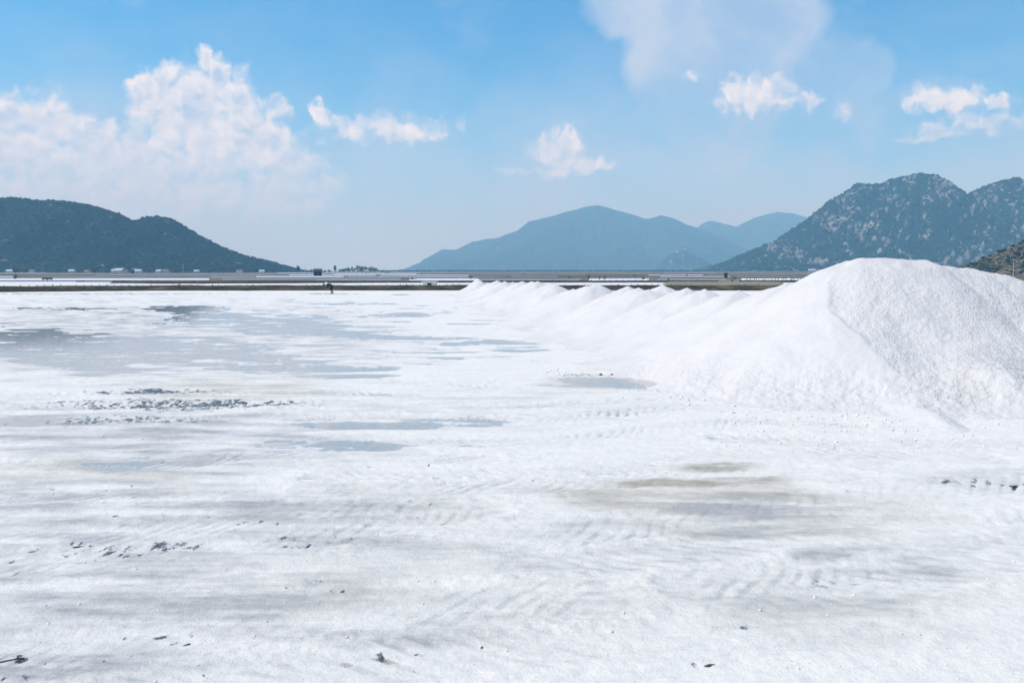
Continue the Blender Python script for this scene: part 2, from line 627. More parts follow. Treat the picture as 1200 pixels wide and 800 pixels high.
M['leaf_dry'] = mat_plain_col('dry_leaf', (.075, .085, .04), .8, .4, .9)
M['bark'] = mat_plain_col('bark', (.12, .09, .065), .9, .3, 3)
M['wall'] = mat_plain_col('whitewash', (.55, .54, .52), .85, .08, 1.5)
M['wall2'] = mat_plain_col('cream_wall', (.62, .55, .42), .85, .1, 1.5)
M['roof'] = mat_plain_col('tile_roof', (.20, .12, .095), .8, .25, 2)
M['roof2'] = mat_plain_col('tin_roof', (.42, .46, .50), .45, .15, 2)
M['dark'] = mat_plain_col('dark_timber', (.035, .038, .045), .8, .3, 4)
M['tarp'] = mat_plain_col('dark_tarpaulin', (.02, .025, .04), .5, .3, 3)
M['steel'] = mat_plain_col('grey_steel', (.5, .52, .54), .45, .1, 4)
M['concrete'] = mat_plain_col('pale_concrete', (.66, .65, .61), .85, .12, 2)
M['cloth'] = mat_plain_col('dark_work_cloth', (.022, .024, .032), .9, .3, 14)
M['white_cloth'] = mat_plain_col('white_headcloth', (.80, .79, .76), .9, .05, 14)
M['skin'] = mat_plain_col('skin', (.33, .19, .12), .6, .1, 20)


# ------------------------------------------------------------------ the setting: far plain and mountains
GZ = -.02
me = np_mesh('ground', np.array([(-12500, -400, -.34), (12500, -400, -.34), (12500, 211.8, -.34), (-12500, 211.8, -.34), (12500, 212.4, GZ), (-12500, 212.4, GZ), (12500, 12200, GZ), (-12500, 12200, GZ)], float),
             np.array([[0, 1, 2, 3], [3, 2, 4, 5], [5, 4, 6, 7]]))
tag(link('ground', me, M['plain']), kind='structure')

def mountain(name, prof, D, W, mat, nx=420, ny=90, gully=.35, rough=.03, seed=0, fs=1.0, front=1.15):
    prof = np.array(prof, float)
    pxs = np.linspace(prof[0, 0], prof[-1, 0], nx)
    pys = np.interp(pxs, prof[:, 0], prof[:, 1])
    X = np.array([at(a, b, D).x for a, b in zip(pxs, pys)])
    Z = np.array([at(a, b, D).z for a, b in zip(pxs, pys)])
    Z = np.maximum(Z, .0)
    v = np.linspace(-1, 1, ny)
    v = np.sign(v) * np.abs(v) ** 1.15
    Xg, Vg = np.meshgrid(X, v)
    Hg = np.repeat(Z[None], ny, 0)
    k = 1.0 / (W * .55)
    wob = fbm(X * k * .8, X * 0, 3, seed + 40) * W * .16
    Yg = D + Vg * W + wob[None]
    g = np.clip(1 - np.abs(Vg), 0, 1) ** front
    warpx = fbm(Xg * k * 1.5, Yg * k * 1.5, 3, seed + 3) * .5
    rg = ridged(Xg * k * 1.9 * fs + warpx, Yg * k * .9 * fs, 4, seed)
    n = fbm(Xg * k * 5, Yg * k * 5, 4, seed + 9)
    away = sstep(0.0, .35, np.abs(Vg))
    h = Hg * (g + gully * (rg - .62) * g * away * (1.2 - g))
    h = h + Hg.max() * rough * n * np.clip(g * 6, 0, 1) * (.42 + .58 * away) * np.clip(Hg / Hg.max() * 3, 0, 1)
    h = np.where(np.abs(Vg) > .999, -1.2, h - .8)
    h[:, 0] = -6; h[:, -1] = -1.5
    verts = np.stack([Xg, Yg, h], 2).reshape(-1, 3)
    me = np_mesh(name, verts, grid_quads(ny, nx))
    o = link(name, me, mat, smooth=True)
    tag(o, kind='structure')
    return (X, Yg, h, Xg)

M['hill_l'] = mat_mountain('scrub_hill', (.010, .034, .026), (.30, .27, .22), -.045, 2.2)
M['mtn_r'] = mat_mountain('rocky_mountain', (.010, .034, .026), (.38, .36, .33), .010, 1.6)
M['mtn_c'] = mat_mountain('far_forest', (.017, .036, .026), (.30, .28, .25), -.05, .5)
M['hill_n'] = mat_mountain('bare_hill', (.070, .075, .042), (.33, .27, .22), .0, 8.0, soil=(.27, .15, .10))

LEFT = [(-420, 262), (-200, 236), (-60, 227), (0, 231), (20, 230.5), (45, 234), (80, 235), (90, 236), (115, 242), (140, 250), (152, 257), (158, 258), (165, 254),
        (185, 252), (200, 255), (215, 264), (240, 278), (260, 288), (290, 300), (320, 306), (340, 314), (356, 318)]
RIGHT = [(825, 319), (855, 305), (880, 293), (910, 281), (935, 263), (955, 248), (975, 233), (1000, 220), (1010, 213), (1025, 214), (1040, 212), (1050, 207),
         (1075, 203), (1090, 203), (1105, 210), (1120, 218), (1132, 228), (1145, 220), (1165, 213), (1185, 210), (1200, 214), (1240, 222), (1320, 200), (1420, 230), (1640, 300)]
CENTRE = [(480, 319), (500, 303), (520, 292), (535, 293), (555, 283), (585, 278), (605, 270), (620, 260), (640, 255), (670, 246), (690, 241), (700, 240), (715, 244),
          (740, 250), (760, 256), (775, 252), (790, 255), (805, 264), (830, 270), (860, 285), (900, 302), (950, 318)]
CENTRE2 = [(760, 318), (800, 285), (822, 262), (832, 258), (845, 261), (862, 265), (885, 254), (910, 248), (930, 249), (955, 256), (1000, 262), (1100, 270), (1220, 318)]
SMALL = [(762, 319), (775, 307), (785, 298), (800, 291), (810, 297), (825, 304), (840, 313), (852, 319)]
NEAR = [(1105, 319), (1130, 312), (1145, 305), (1165, 295), (1185, 287), (1200, 280), (1240, 262), (1320, 240), (1450, 252), (1650, 319)]
HL = mountain('hill', LEFT, 1500, 300, M['hill_l'], 560, 120, .6, .035, 1, 1.3)
HR = mountain('mountain', RIGHT, 2700, 580, M['mtn_r'], 620, 150, .85, .055, 2, 1.5)
mountain('mountain', CENTRE, 7200, 1500, M['mtn_c'], 420, 90, .9, .05, 3)
mountain('mountain', CENTRE2, 8700, 1300, M['mtn_c'], 320, 60, .9, .05, 4)
mountain('hill', SMALL, 5000, 240, M['mtn_r'], 120, 50, .3, .05, 5)
HN = mountain('hill', NEAR, 640, 70, M['hill_n'], 260, 90, .35, .05, 8, 1.2)

def scatter_on(H, n, rng, zmin, crest=0.0, low=False):
    X, Yg, h, Xg = H
    ny, nx = h.shape
    out = []
    jf = ny // 2
    ii = rng.uniform(0, nx - 1.01, n)
    jj = rng.uniform(0, jf + 1, n) if crest == 0 else rng.uniform(jf * (1 - crest), jf + 1, n)
    i0, j0 = ii.astype(int), jj.astype(int)
    fx, fy = ii - i0, jj - j0
    def bl(A):
        return (A[j0, i0] * (1 - fx) * (1 - fy) + A[j0, i0 + 1] * fx * (1 - fy) + A[j0 + 1, i0] * (1 - fx) * fy + A[j0 + 1, i0 + 1] * fx * fy)
    p = np.stack([bl(Xg), bl(Yg), bl(h)], 1)
    if low: p = p[jj < jf * .93]
    return p[p[:, 2] > zmin]

rng = np.random.default_rng(21)
# woods on the left hill, boulders and woods on the rocky mountain, scrub on the bare hill
def stuff_scatter(name, H, n, smin, smax, flat, mat, label, cat, zmin, seed, base=ICO1, crest=0.0):
    r = np.random.default_rng(seed)
    p = scatter_on(H, n, r, zmin, crest)
    s = r.uniform(smin, smax, len(p))[:, None] * np.array([[1, 1, flat]]) * r.uniform(.7, 1.3, (len(p), 3))
    o = link(name, scatter_mesh(name, base, p, s, r), mat, smooth=False)
    return tag(o, label, cat, kind='stuff')

M['woods'] = mat_mountain('hill_woods', (.010, .034, .026), None, 0, 6.0)
M['boulder'] = mat_mix('granite', [(.12, .115, .11), (.22, .21, .20), (.34, .32, .30)], .05, (1, 1, .5), bump=0)
stuff_scatter('hill_woods', HL, 9000, 1.3, 3.2, .8, M['woods'], 'dark scrub woods covering the hill beside the village', 'woods', 2, 31)
stuff_scatter('mountain_woods', HR, 9000, 2.4, 5.4, .8, M['woods'], 'green scrub between pale boulders on the rocky mountain', 'woods', 3, 32)
r_ = np.random.default_rng(33)
p_ = scatter_on(HR, 7000, r_, 14, low=True)
keep = fbm(p_[:, 0] / 110, p_[:, 2] / 130, 4, 71) > .12
p_ = p_[keep]
s_ = (r_.uniform(0, 1, len(p_)) ** 3 * 8 + 1.8)[:, None] * np.array([[.9, .8, 1.5]]) * r_.uniform(.7, 1.3, (len(p_), 3))
tag(link('boulders', scatter_mesh('boulders', ICO1, p_, s_, r_, .3), M['boulder']), 'pale granite boulders strewn over the rocky mountain', 'boulders', kind='stuff')
stuff_scatter('hill_scrub', HN, 1800, .6, 1.9, .8, M['woods'], 'dark scrub bushes on the bare brown hill behind the big pile', 'scrub', 1, 34)


# ------------------------------------------------------------------ the salt flat
def build_flat():
    py = np.concatenate([[3000, 2000, 1500, 1250, 1100, 1000, 940], np.linspace(900, 350, 520), np.linspace(349.5, 330.6, 60)])
    Yr = np.array([on_ground(600, p).y for p in py])
    uc = np.linspace(-330, 1530, 980)
    uu = (uc - 600) / FPX
    uu = np.concatenate([[-6, -4, -2.6, -1.8, -1.4, -1.15], uu, [1.15, 1.4, 1.8, 2.6, 4, 6]])
    Y = np.repeat(Yr[:, None], len(uu), 1)
    X = (Y + 1.2) * uu[None]
    PX, PY = project(X, Y, 0.0)

    # noise layers in metres
    big = fbm(X * .10, Y * .16, 4, 1)
    streak = fbm(X * .16, Y * .75, 5, 2)
    streak2 = fbm(X * .55 + 3, Y * 2.2, 5, 3)
    med = fbm(X * .9, Y * 1.3, 5, 4)
    fine = fbm(X * 5, Y * 6, 4, 5)
    wx = 30 * fbm(X * .35, Y * .5, 4, 6)
    wy = fbm(X * .35, Y * .7, 4, 7)

    def patch(cx, cy_, rx, ry, soft=.5, warp=1.0):
        dx = (PX + wx * warp * rx / 60 - cx) / rx
        dy = (PY + wy * warp * ry * .9 - cy_) / ry
        d = np.sqrt(dx * dx + dy * dy)
        return 1 - sstep(1 - soft, 1 + soft, d)

    def pm(lst):
        r = np.zeros_like(X)
        for q in lst:
            s = q[4] if len(q) > 4 else 1.0
            r = np.maximum(r, s * patch(*q[:4]))
        return r

    wat = pm([(40, 398, 90, 13), (190, 412, 120, 20), (330, 381, 75, 12), (250, 372, 60, 9), (60, 362, 110, 2, .7), (215, 362, 50, 4),
              (300, 427, 85, 10), (395, 432, 70, 4), (-90, 404, 150, 24), (120, 420, 110, 14), (480, 396, 80, 3, .9), (560, 403, 70, 3.2, .9), (610, 410, 36, 3, .9),
              (450, 370, 50, 2, .7), (400, 392, 60, 3), (410, 441, 60, 3), (700, 447, 50, 7.5), (750, 450, 46, 7), (30, 492, 70, 8, .9), (420, 356, 60, 2, .6), (480, 369, 30, 3),
              (270, 408, 70, 8), (440, 432, 30, 4)])
    wat = np.maximum(wat, .85 * patch(380, 395, 300, 42, .6) * sstep(.10, .34, streak + .35 * streak2))
    w2 = pm([(430, 498, 110, 7, .9), (400, 523, 70, 6, .9), (300, 505, 60, 8, .6), (160, 540, 90, 10, .6), (100, 520, 100, 10, .5), (330, 522, 50, 6, .7), (560, 496, 40, 4, .6),
             (190, 484, 110, 7, .5), (560, 344, 0.1, 0.1)])
    film = pm([(130, 400, 190, 42, .8), (330, 400, 130, 40, .55), (60, 500, 160, 24, .6), (240, 520, 190, 30, .7), (60, 600, 170, 34, .7), (160, 700, 210, 30, 1.0),
               (250, 725, 120, 18, .7), (60, 690, 150, 44, .75), (130, 655, 110, 16, .55), (350, 640, 60, 12, .6), (300, 600, 150, 28, .6), (70, 770, 150, 26, .7),
               (450, 640, 90, 34, .40), (440, 740, 130, 22, .55), (880, 600, 100, 12, .9), (900, 628, 80, 10, .9), (970, 655, 36, 9, .9), (1060, 672, 70, 12, .6), (1040, 640, 90, 14, .4),
               (820, 640, 120, 20, .35), (700, 640, 160, 30, .25), (560, 480, 200, 20, .2), (1150, 565, 80, 14, .3), (930, 700, 150, 24, .22)])
    och = pm([(840, 549, 50, 5.5, 1.1), (790, 569, 105, 6, 1.1), (760, 575, 70, 4, .5), (870, 566, 70, 4.5, .9), (800, 588, 170, 22, .62), (765, 450, 48, 9, .95), (700, 448, 60, 9, .5),
              (420, 610, 140, 40, .13), (120, 560, 130, 26, .22), (300, 700, 200, 40, .16), (1000, 720, 240, 40, .12), (910, 612, 160, 30, .45), (620, 700, 240, 60, .08), (270, 460, 110, 16, .25)])
    mudz = pm([(190, 461, 110, 4, .95), (215, 476, 150, 7, 1.1), (160, 494, 110, 6, 1.0), (320, 470, 60, 8, .45), (150, 446, 110, 5, .35), (340, 443, 60, 3, .6), (110, 650, 90, 8, .75), (180, 645, 80, 9, .65), (345, 638, 55, 8, .65), (310, 615, 40, 6, .65),
               (1130, 566, 40, 6, .8), (1190, 571, 26, 4, .8), (830, 784, 22, 5, .8), (60, 798, 60, 7, .6), (90, 642, 24, 4, .8), (20, 774, 22, 5, .7), (210, 752, 30, 10, .8), (530, 790, 60, 8, .5), (440, 770, 60, 10, .45),
               (420, 640, 60, 16, .42), (370, 690, 40, 14, .45), (260, 385, 90, 2, .5), (710, 440, 70, 2.2, .8), (60, 445, 40, 5, .55), (720, 484, 60, 3, .45), (880, 740, 16, 5, .7), (990, 580, 30, 5, .5),
               (210, 447, 60, 2.5, .4), (330, 392, 90, 1.6, .7), (480, 418, 60, 2, .5), (620, 490, 60, 4, .5), (450, 500, 110, 5, .35), (560, 560, 160, 8, .28), (120, 545, 110, 6, .35), (250, 585, 160, 12, .35), (480, 620, 90, 22, .35), (330, 760, 200, 26, .35), (600, 740, 160, 30, .25), (900, 520, 140, 10, .3), (1080, 600, 120, 14, .3), (1000, 680, 90, 16, .25), (100, 344.6, 240, 1.1, 1.0), (390, 344.5, 45, .9, 1.2), (470, 345.5, 14, .8, 1.2), (150, 358, 90, 1.2, .6)])

    # wheel tracks: pixel polylines laid on the ground
    tracks = [([(-60, 466), (110, 463), (260, 460), (420, 462), (640, 470)], .30, .030), ([(-60, 482), (60, 479), (330, 474), (560, 478), (760, 470)], .34, .038),
              ([(-60, 500), (80, 497), (245, 491), (420, 489), (600, 492)], .34, .034), ([(250, 432), (480, 419), (700, 428), (860, 452)], .3, .025),
              ([(330, 500), (560, 500), (700, 488), (800, 478), (960, 476)], .36, .030), ([(330, 514), (560, 520), (700, 512), (860, 496), (1000, 500)], .36, .026),
              ([(380, 563), (560, 560), (700, 553), (900, 533), (1160, 540)], .40, .032), ([(380, 577), (560, 573), (700, 568), (880, 552), (980, 560), (1250, 590)], .40, .036),
              ([(600, 640), (720, 622), (850, 606), (1000, 585), (1250, 565)], .42, .026), ([(640, 668), (800, 650), (930, 625), (1080, 618), (1250, 640)], .42, .022),
              ([(-80, 672), (100, 655), (200, 651), (330, 640), (430, 620), (560, 600)], .42, .036), ([(-80, 640), (100, 632), (260, 616), (340, 610), (500, 590)], .42, .030),
              ([(880, 720), (1000, 700), (1100, 668), (1250, 640)], .44, .030), ([(820, 690), (960, 672), (1060, 648), (1250, 612)], .44, .026),
              ([(-80, 792), (20, 778), (220, 750), (420, 722), (700, 700)], .44, .030), ([(100, 840), (300, 800), (520, 768), (760, 740), (1000, 742)], .44, .022),
              ([(-60, 545), (160, 548), (330, 536), (560, 540)], .36, .024), ([(0, 590), (300, 585), (520, 566)], .36, .02), ([(850, 515), (1000, 522), (1250, 520)], .4, .03),
              ([(1000, 545), (1110, 556), (1250, 566)], .4, .03), ([(500, 452), (700, 442), (800, 440)], .3, .02), ([(420, 447), (640, 458), (860, 470)], .34, .02)]
    trk = np.zeros_like(X)
    lugs = np.zeros_like(X)
    berm = np.zeros_like(X)
    Xw = X + .12 * fbm(X * .8, Y * .8, 2, 50)
    Yw = Y + .10 * fbm(X * .8, Y * .8, 2, 51)
    for ti, (pl, hw, dep) in enumerate(tracks):
        pts = [on_ground(a, b) for a, b in pl]
        # refine with Catmull-Rom
        fine_pts = []
        for i in range(len(pts) - 1):
            p0 = pts[max(0, i - 1)]; p1 = pts[i]; p2 = pts[i + 1]; p3 = pts[min(len(pts) - 1, i + 2)]
            for k in range(5):
                q = k / 5.0
                fine_pts.append(.5 * ((2 * p1) + (p2 - p0) * q + (2 * p0 - 5 * p1 + 4 * p2 - p3) * q * q + (3 * p1 - p0 - 3 * p2 + p3) * q ** 3))
        fine_pts.append(pts[-1])
        ymin = min(p.y for p in fine_pts) - 1.2
        ymax = max(p.y for p in fine_pts) + 1.2
        rows = np.where((Yr > ymin) & (Yr < ymax))[0]
        if len(rows) == 0: continue
        r0, r1 = rows[0], rows[-1] + 1
        x, y = Xw[r0:r1], Yw[r0:r1]
        best = np.full(x.shape, 1e9); along = np.zeros(x.shape); side = np.zeros(x.shape)
        acc = 0.0
        for i in range(len(fine_pts) - 1):
            a, b_ = fine_pts[i], fine_pts[i + 1]
            dx, dy = b_.x - a.x, b_.y - a.y
            L = math.hypot(dx, dy) + 1e-9
            tt = np.clip(((x - a.x) * dx + (y - a.y) * dy) / (L * L), 0, 1)
            ex, ey = x - (a.x + tt * dx), y - (a.y + tt * dy)
            d = np.hypot(ex, ey)
            mk = d < best
            best = np.where(mk, d, best)
            along = np.where(mk, acc + tt * L, along)
            side = np.where(mk, (ex * dy - ey * dx) / L, side)
            acc += L
        inside = 1 - sstep(hw * .8, hw * 1.1, best)
        fade = .25 + .75 * sstep(-.30, .35, fbm(along * .35, along * 0 + ti * 7.7, 3, 60))
        brk = .25 + .75 * sstep(-.20, .30, fbm(x * 1.7, y * 2.3, 4, 62))
        ph = along / .25 + side * (1.0 if ti % 3 else -.8) / .25 + .35 * fbm(along * .9, side * 2 + ti, 2, 64)
        lug = sstep(.15, .65, np.sin(2 * np.pi * ph))
        trk[r0:r1] = np.maximum(trk[r0:r1], inside * fade * dep)
        lugs[r0:r1] = np.maximum(lugs[r0:r1], inside * fade * lug * brk)
        bm_ = np.exp(-((best - hw * 1.3) / .12) ** 2) * dep * .9 * fade
        berm[r0:r1] = np.maximum(berm[r0:r1], bm_)

    farfade = 1 - sstep(40, 110, Y)
    wleft = sstep(700, 300, PX)
    z = .030 + .012 * big + .014 * med + .012 * fine * farfade + .016 * np.maximum(streak2, -.3)
    z = z + .018 * np.clip(streak, -.6, .6)
    z = z - wat * (.050 + .05 * streak + .085 * streak2 + .035 * fine) - w2 * (.046 + .05 * streak2)
    z = z + berm * (.6 + .8 * fine) - trk * (.45 + .2 * fine) - lugs * (.005 + .012 * mudz + .020 * sstep(8, 13, Y)) * (1 - .5 * wat) + .02 * mudz * fine
    # the pan beyond the first bund
    pan2 = sstep(133, 137, Y)
    z = np.where(pan2 > 0, z * (1 - pan2) + pan2 * (.010 + .024 * streak + .012 * big), z)
    z = np.where(Y < 4.5, np.minimum(z, .03), z)
    wet = sstep(.020, -.014, z) * (.35 + .65 * np.clip(wat + w2 + film + pan2, 0, 1))
    grey = np.clip(film * (.68 + 1.9 * streak2 + .7 * streak + .6 * med) + .6 * lugs * np.clip(film + .5, 0, 1) + (.16 + .16 * wleft) * np.clip(streak2 * 1.3 + .5 * med, 0, 1) + .5 * np.clip(trk / .03, 0, 1) * np.clip(fine + .25, 0, 1), 0, 1)
    mud = np.clip(mudz * (.36 + .8 * lugs + 1.1 * np.maximum(fine, med * .8)), 0, 1)
    near_spk = sstep(.36, .55, fbm(X * 8, Y * 7, 3, 91)) * np.clip(sstep(.0, .4, fbm(X * .5, Y * .8, 3, 92)) + .7 * np.clip(trk / .03, 0, 1) + film * .5, 0, 1) * (.35 + .65 * sstep(900, 300, PX)) * (1 - sstep(14, 30, Y))
    mud = np.maximum(mud, near_spk * .8)
    och = np.where(och < .35, och * 1.7, och)
    ochre = np.clip(och * (.85 + 1.7 * streak2 + .5 * med), 0, 1)
    verts = np.stack([X, Y, z], 2).reshape(-1, 3)
    q = grid_quads(len(Yr), len(uu))
    me = np_mesh('salt_flat', verts, q)
    for nme, arr in (('wet', wet), ('mud', mud), ('ochre', ochre), ('grey', grey)):
        add_attr(me, nme, arr)
    o = link('salt_flat', me, M['flat'], smooth=True)
    tag(o, kind='structure')
    return Yr, uu, z

FLAT = build_flat()

def flat_z(x, y):
    Yr, uu, z = FLAT
    j = int(np.clip(np.searchsorted(Yr, y) - 1, 0, len(Yr) - 2))
    u = x / (y + 1.2)
    i = int(np.clip(np.searchsorted(uu, u) - 1, 0, len(uu) - 2))
    fy = min(1, max(0, (y - Yr[j]) / (Yr[j + 1] - Yr[j])))
    fx = min(1, max(0, (u - uu[i]) / (uu[i + 1] - uu[i])))
    return float((z[j, i] * (1 - fx) + z[j, i + 1] * fx) * (1 - fy) + (z[j + 1, i] * (1 - fx) + z[j + 1, i + 1] * fx) * fy)

me = np_mesh('water', np.array([(-900, 3.0, 0), (900, 3.0, 0), (900, 211.5, 0), (-900, 211.5, 0)], float), np.array([[0, 1, 2, 3]]))
tag(link('water', me, M['water']), kind='structure')


# ------------------------------------------------------------------ salt heaps
CREST = [(8.6, 23.9, 3.0), (9.0, 23.7, 3.3), (9.45, 23.5, 3.45), (10.0, 23.5, 3.47), (10.85, 23.5, 3.39), (11.4, 23.5, 3.38), (11.8, 23.5, 3.25), (12.7, 23.5, 3.17), (13.6, 23.4, 2.98), (14.1, 23.3, 2.80),
         (15.5, 23.0, 2.6), (18.0, 22.6, 2.5), (22.0, 22.4, 2.3)]

def in_poly(px, py, poly):
    ins = np.zeros(px.shape, bool)
    dist = np.full(px.shape, 1e9)
    n = len(poly)
    for i in range(n):
        x0, y0 = poly[i]; x1, y1 = poly[(i + 1) % n]
        c = ((y0 > py) != (y1 > py)) & (px < (x1 - x0) * (py - y0) / (y1 - y0 + 1e-12) + x0)
        ins ^= c
        dx, dy = x1 - x0, y1 - y0
        t = np.clip(((px - x0) * dx + (py - y0) * dy) / (dx * dx + dy * dy), 0, 1)
        dist = np.minimum(dist, np.hypot(px - x0 - t * dx, py - y0 - t * dy))
    return np.where(ins, dist, -dist)

def big_heap():
    xs = np.concatenate([np.linspace(2.0, 15.5, 400), np.linspace(15.7, 28, 60)])
    ys = np.concatenate([np.linspace(15.0, 23.7, 300), np.linspace(23.9, 31, 40)])
    X, Y = np.meshgrid(xs, ys)
    wob = .35 * fbm(X * .35, Y * .35, 3, 13)
    best = np.full(X.shape, -9.0)
    for i in range(len(CREST) - 1):
        a, b = np.array(CREST[i]), np.array(CREST[i + 1])
        d = b - a
        L2 = d[0] ** 2 + d[1] ** 2
        t = np.clip(((X - a[0]) * d[0] + (Y - a[1]) * d[1]) / L2, 0, 1)
        dist = np.hypot(X - a[0] - t * d[0], Y - a[1] - t * d[1])
        H = a[2] + t * d[2]
        Rr = H / .56
        s = np.clip((dist + wob * np.clip(dist / 2, 0, 1)) / Rr, 0, 3)
        x1 = 1 - s
        hh = H * (((x1 + np.sqrt(x1 * x1 + .007)) / 2) ** 1.12 - .006 * s) - .45 * sstep(1.5, 2.1, s)
        rnd = .05 * H * np.exp(-(dist / .35) ** 2)
        best = np.maximum(best, hh - rnd * .6)
    h = best
    PX, PY = project(X, Y, h)
    cutp = [(985, 302), (972, 330), (974, 362), (1000, 392), (1038, 426), (1062, 448), (1088, 470), (1140, 478), (1165, 468), (1140, 440), (1170, 452), (1215, 490), (1500, 500), (1500, 300), (1195, 322), (1140, 311), (1095, 306), (1050, 302)]
    sd = in_poly(PX + 5 * fbm(X * 1.5, Y * 1.5, 3, 77), PY + 5 * fbm(X * 1.5, Y * 1.5, 3, 78), cutp)
    cut = sstep(-3, 7, sd) * (Y < 23.6)
    deep = sstep(0, 60, sd) * (Y < 23.6)
    up = np.clip(h / 3.3, 0, 1)
    n1 = fbm(X * .8, Y * .8, 4, 14)
    n2 = fbm(X * 4, Y * 4, 4, 15)
    n3 = fbm(X * 11, Y * 11, 3, 16)
    vor = ridged(X * 3.2, Y * 3.2, 3, 17)
    body = sstep(-.3, .25, h)
    h = h - cut * .07 * np.clip(up * 2, 0, 1) - deep * .16 * np.sin(np.pi * np.clip(up, 0, 1))
    h = h + body * (.07 * n1 + .012 * n2)
    h = h + body * cut * (.022 * n2 + .026 * n3 + .010 * vor) * np.clip(1.25 - up ** 6, .2, 1)
    toe = sstep(1.1, .25, h) * body
    h = h + toe * (.05 * n2 + .03 * n3)
    # fresh spill running out of the cut
    for (sx, sy, rx, ry, hh) in ((1089, 483, .34, 1.0, .22), (1192, 470, .8, .9, .4), (985, 455, 1.3, .9, .12)):
        g = on_ground(sx, sy, .2)
        h = h + hh * np.exp(-((X - g.x) / rx) ** 2 - ((Y - g.y) / ry) ** 2)
    g = on_ground(738, 449, .0)
    h = h - .5 * np.exp(-((X - g.x) / 1.5) ** 2 - ((Y - g.y) / .75) ** 2) * sstep(.9, .2, h)
    h = np.maximum(h, -.15)
    rough = np.clip(cut * (.55 + .7 * n1 + .35 * (PX > 1120)) + toe * .35, 0, 1)
    me = np_mesh('salt_heap', np.stack([X, Y, h], 2).reshape(-1, 3), grid_quads(len(ys), len(xs)))
    add_attr(me, 'rough', rough)
    o = link('salt_heap', me, M['heap'], smooth=True)
    tag(o, 'huge white salt pile, the tallest, its coarse face dug away', 'salt pile')
big_heap()

HEAPS = []
def row_heap(cx, cy_, H, Rx, Ry, seed, lean=0.0):
    n_r, n_a = 34, 84
    s = np.linspace(0, 1, n_r) ** .9
    a = np.linspace(0, 2 * np.pi, n_a, endpoint=False)
    S, A = np.meshgrid(s, a, indexing='ij')
    x = S * np.cos(A) * Rx
    y = S * np.sin(A) * Ry
    x = np.where(x < 0, x * 1.18, x) + lean * S
    X, Y = x + cx, y + cy_
    irr = 1 + .16 * fbm(np.cos(A) * 1.3 + seed, np.sin(A) * 1.3, 3, 20 + seed)
    hh = H * np.clip(1 - S * irr, -.06, 1) ** 1.0
    x1 = 1 - S * irr * 1.18
    hh = H * (((x1 + np.sqrt(x1 * x1 + .008)) / 2) ** 1.15 - .012 * S)
    body = np.clip(S * 5, 0, 1)
    hh = hh - .05 * H * np.exp(-(S / .08) ** 2)
    hh = hh + body * (.15 * fbm(X * .6, Y * .6, 4, 22) + .035 * fbm(X * 3.5, Y * 3.5, 3, 23) + .05 * fbm(X * .8, Y * 6, 3, 24))
    toe = sstep(.6, .1, hh)
    hh = hh + toe * .05 * fbm(X * 5, Y * 5, 3, 25)
    hh = np.where(S > .999, -.12, hh)
    V = np.stack([X - cx, Y - cy_, hh], 2).reshape(-1, 3)
    i = (np.arange(n_r - 1)[:, None] * n_a + np.arange(n_a)[None]).ravel()
    i2 = (np.arange(n_r - 1)[:, None] * n_a + (np.arange(n_a)[None] + 1) % n_a).ravel()
    q = np.stack([i, i + n_a, i2 + n_a, i2], 1)
    me = np_mesh('salt_heap', V, q)
    add_attr(me, 'rough', (.10 + .45 * toe))
    o = link('salt_heap', me, M['heap'], smooth=True)
    o.location = (cx, cy_, 0)
    HEAPS.append(o)
    return o

def row_x(y): return 8.3 - (y - 27) * .155
SKY = [(540, 343), (560, 326), (600, 331), (625, 330), (640, 331), (655, 336), (680, 338), (700, 336), (715, 335), (735, 339), (760, 342), (790, 341), (830, 342.5), (870, 345), (905, 345), (940, 342)]
skx, sky_ = zip(*SKY)
ROW = []
yy = 26.6
k = 0
rr = random.Random(5)
while yy < 104:
    x = row_x(yy) + rr.uniform(-.7, .7)
    px, _ = project(x, yy, 2.0)
    H = at(px, np.interp(px, skx, sky_), yy).z * rr.uniform(1.02, 1.12) * (1 - .16 * sstep(84, 94, yy) + .09 * sstep(56, 44, yy))
    far = min(1, (yy - 26) / 70)
    o = row_heap(x, yy, H, (rr.uniform(4.3, 5.0) - far * 1.2) * 1.18, rr.uniform(3.0, 4.3) * 1.18, k)
    ROW.append(o)
    yy += rr.uniform(1.2, 2.6) + far * 1.5
    k += 1
ORD = 'first second third fourth fifth sixth seventh eighth ninth tenth eleventh twelfth thirteenth fourteenth fifteenth'.split()
for i, o in enumerate(ROW):
    a = len(ROW) - 1 - i
    if i < 14: lab = 'low white salt heap, %s in the merged row counted from the huge pile' % ORD[i]
    else: lab = 'low white salt heap, %s in the merged row counted from the pointed end heap' % ORD[a]
    tag(o, lab, 'salt heap', 'salt heaps merged in the long row')
o = row_heap(-4.25, 107, 2.12, 2.9, 3.4, 77)
tag(o, 'pointed white salt heap ending the long row beside the earth bund', 'salt heap')


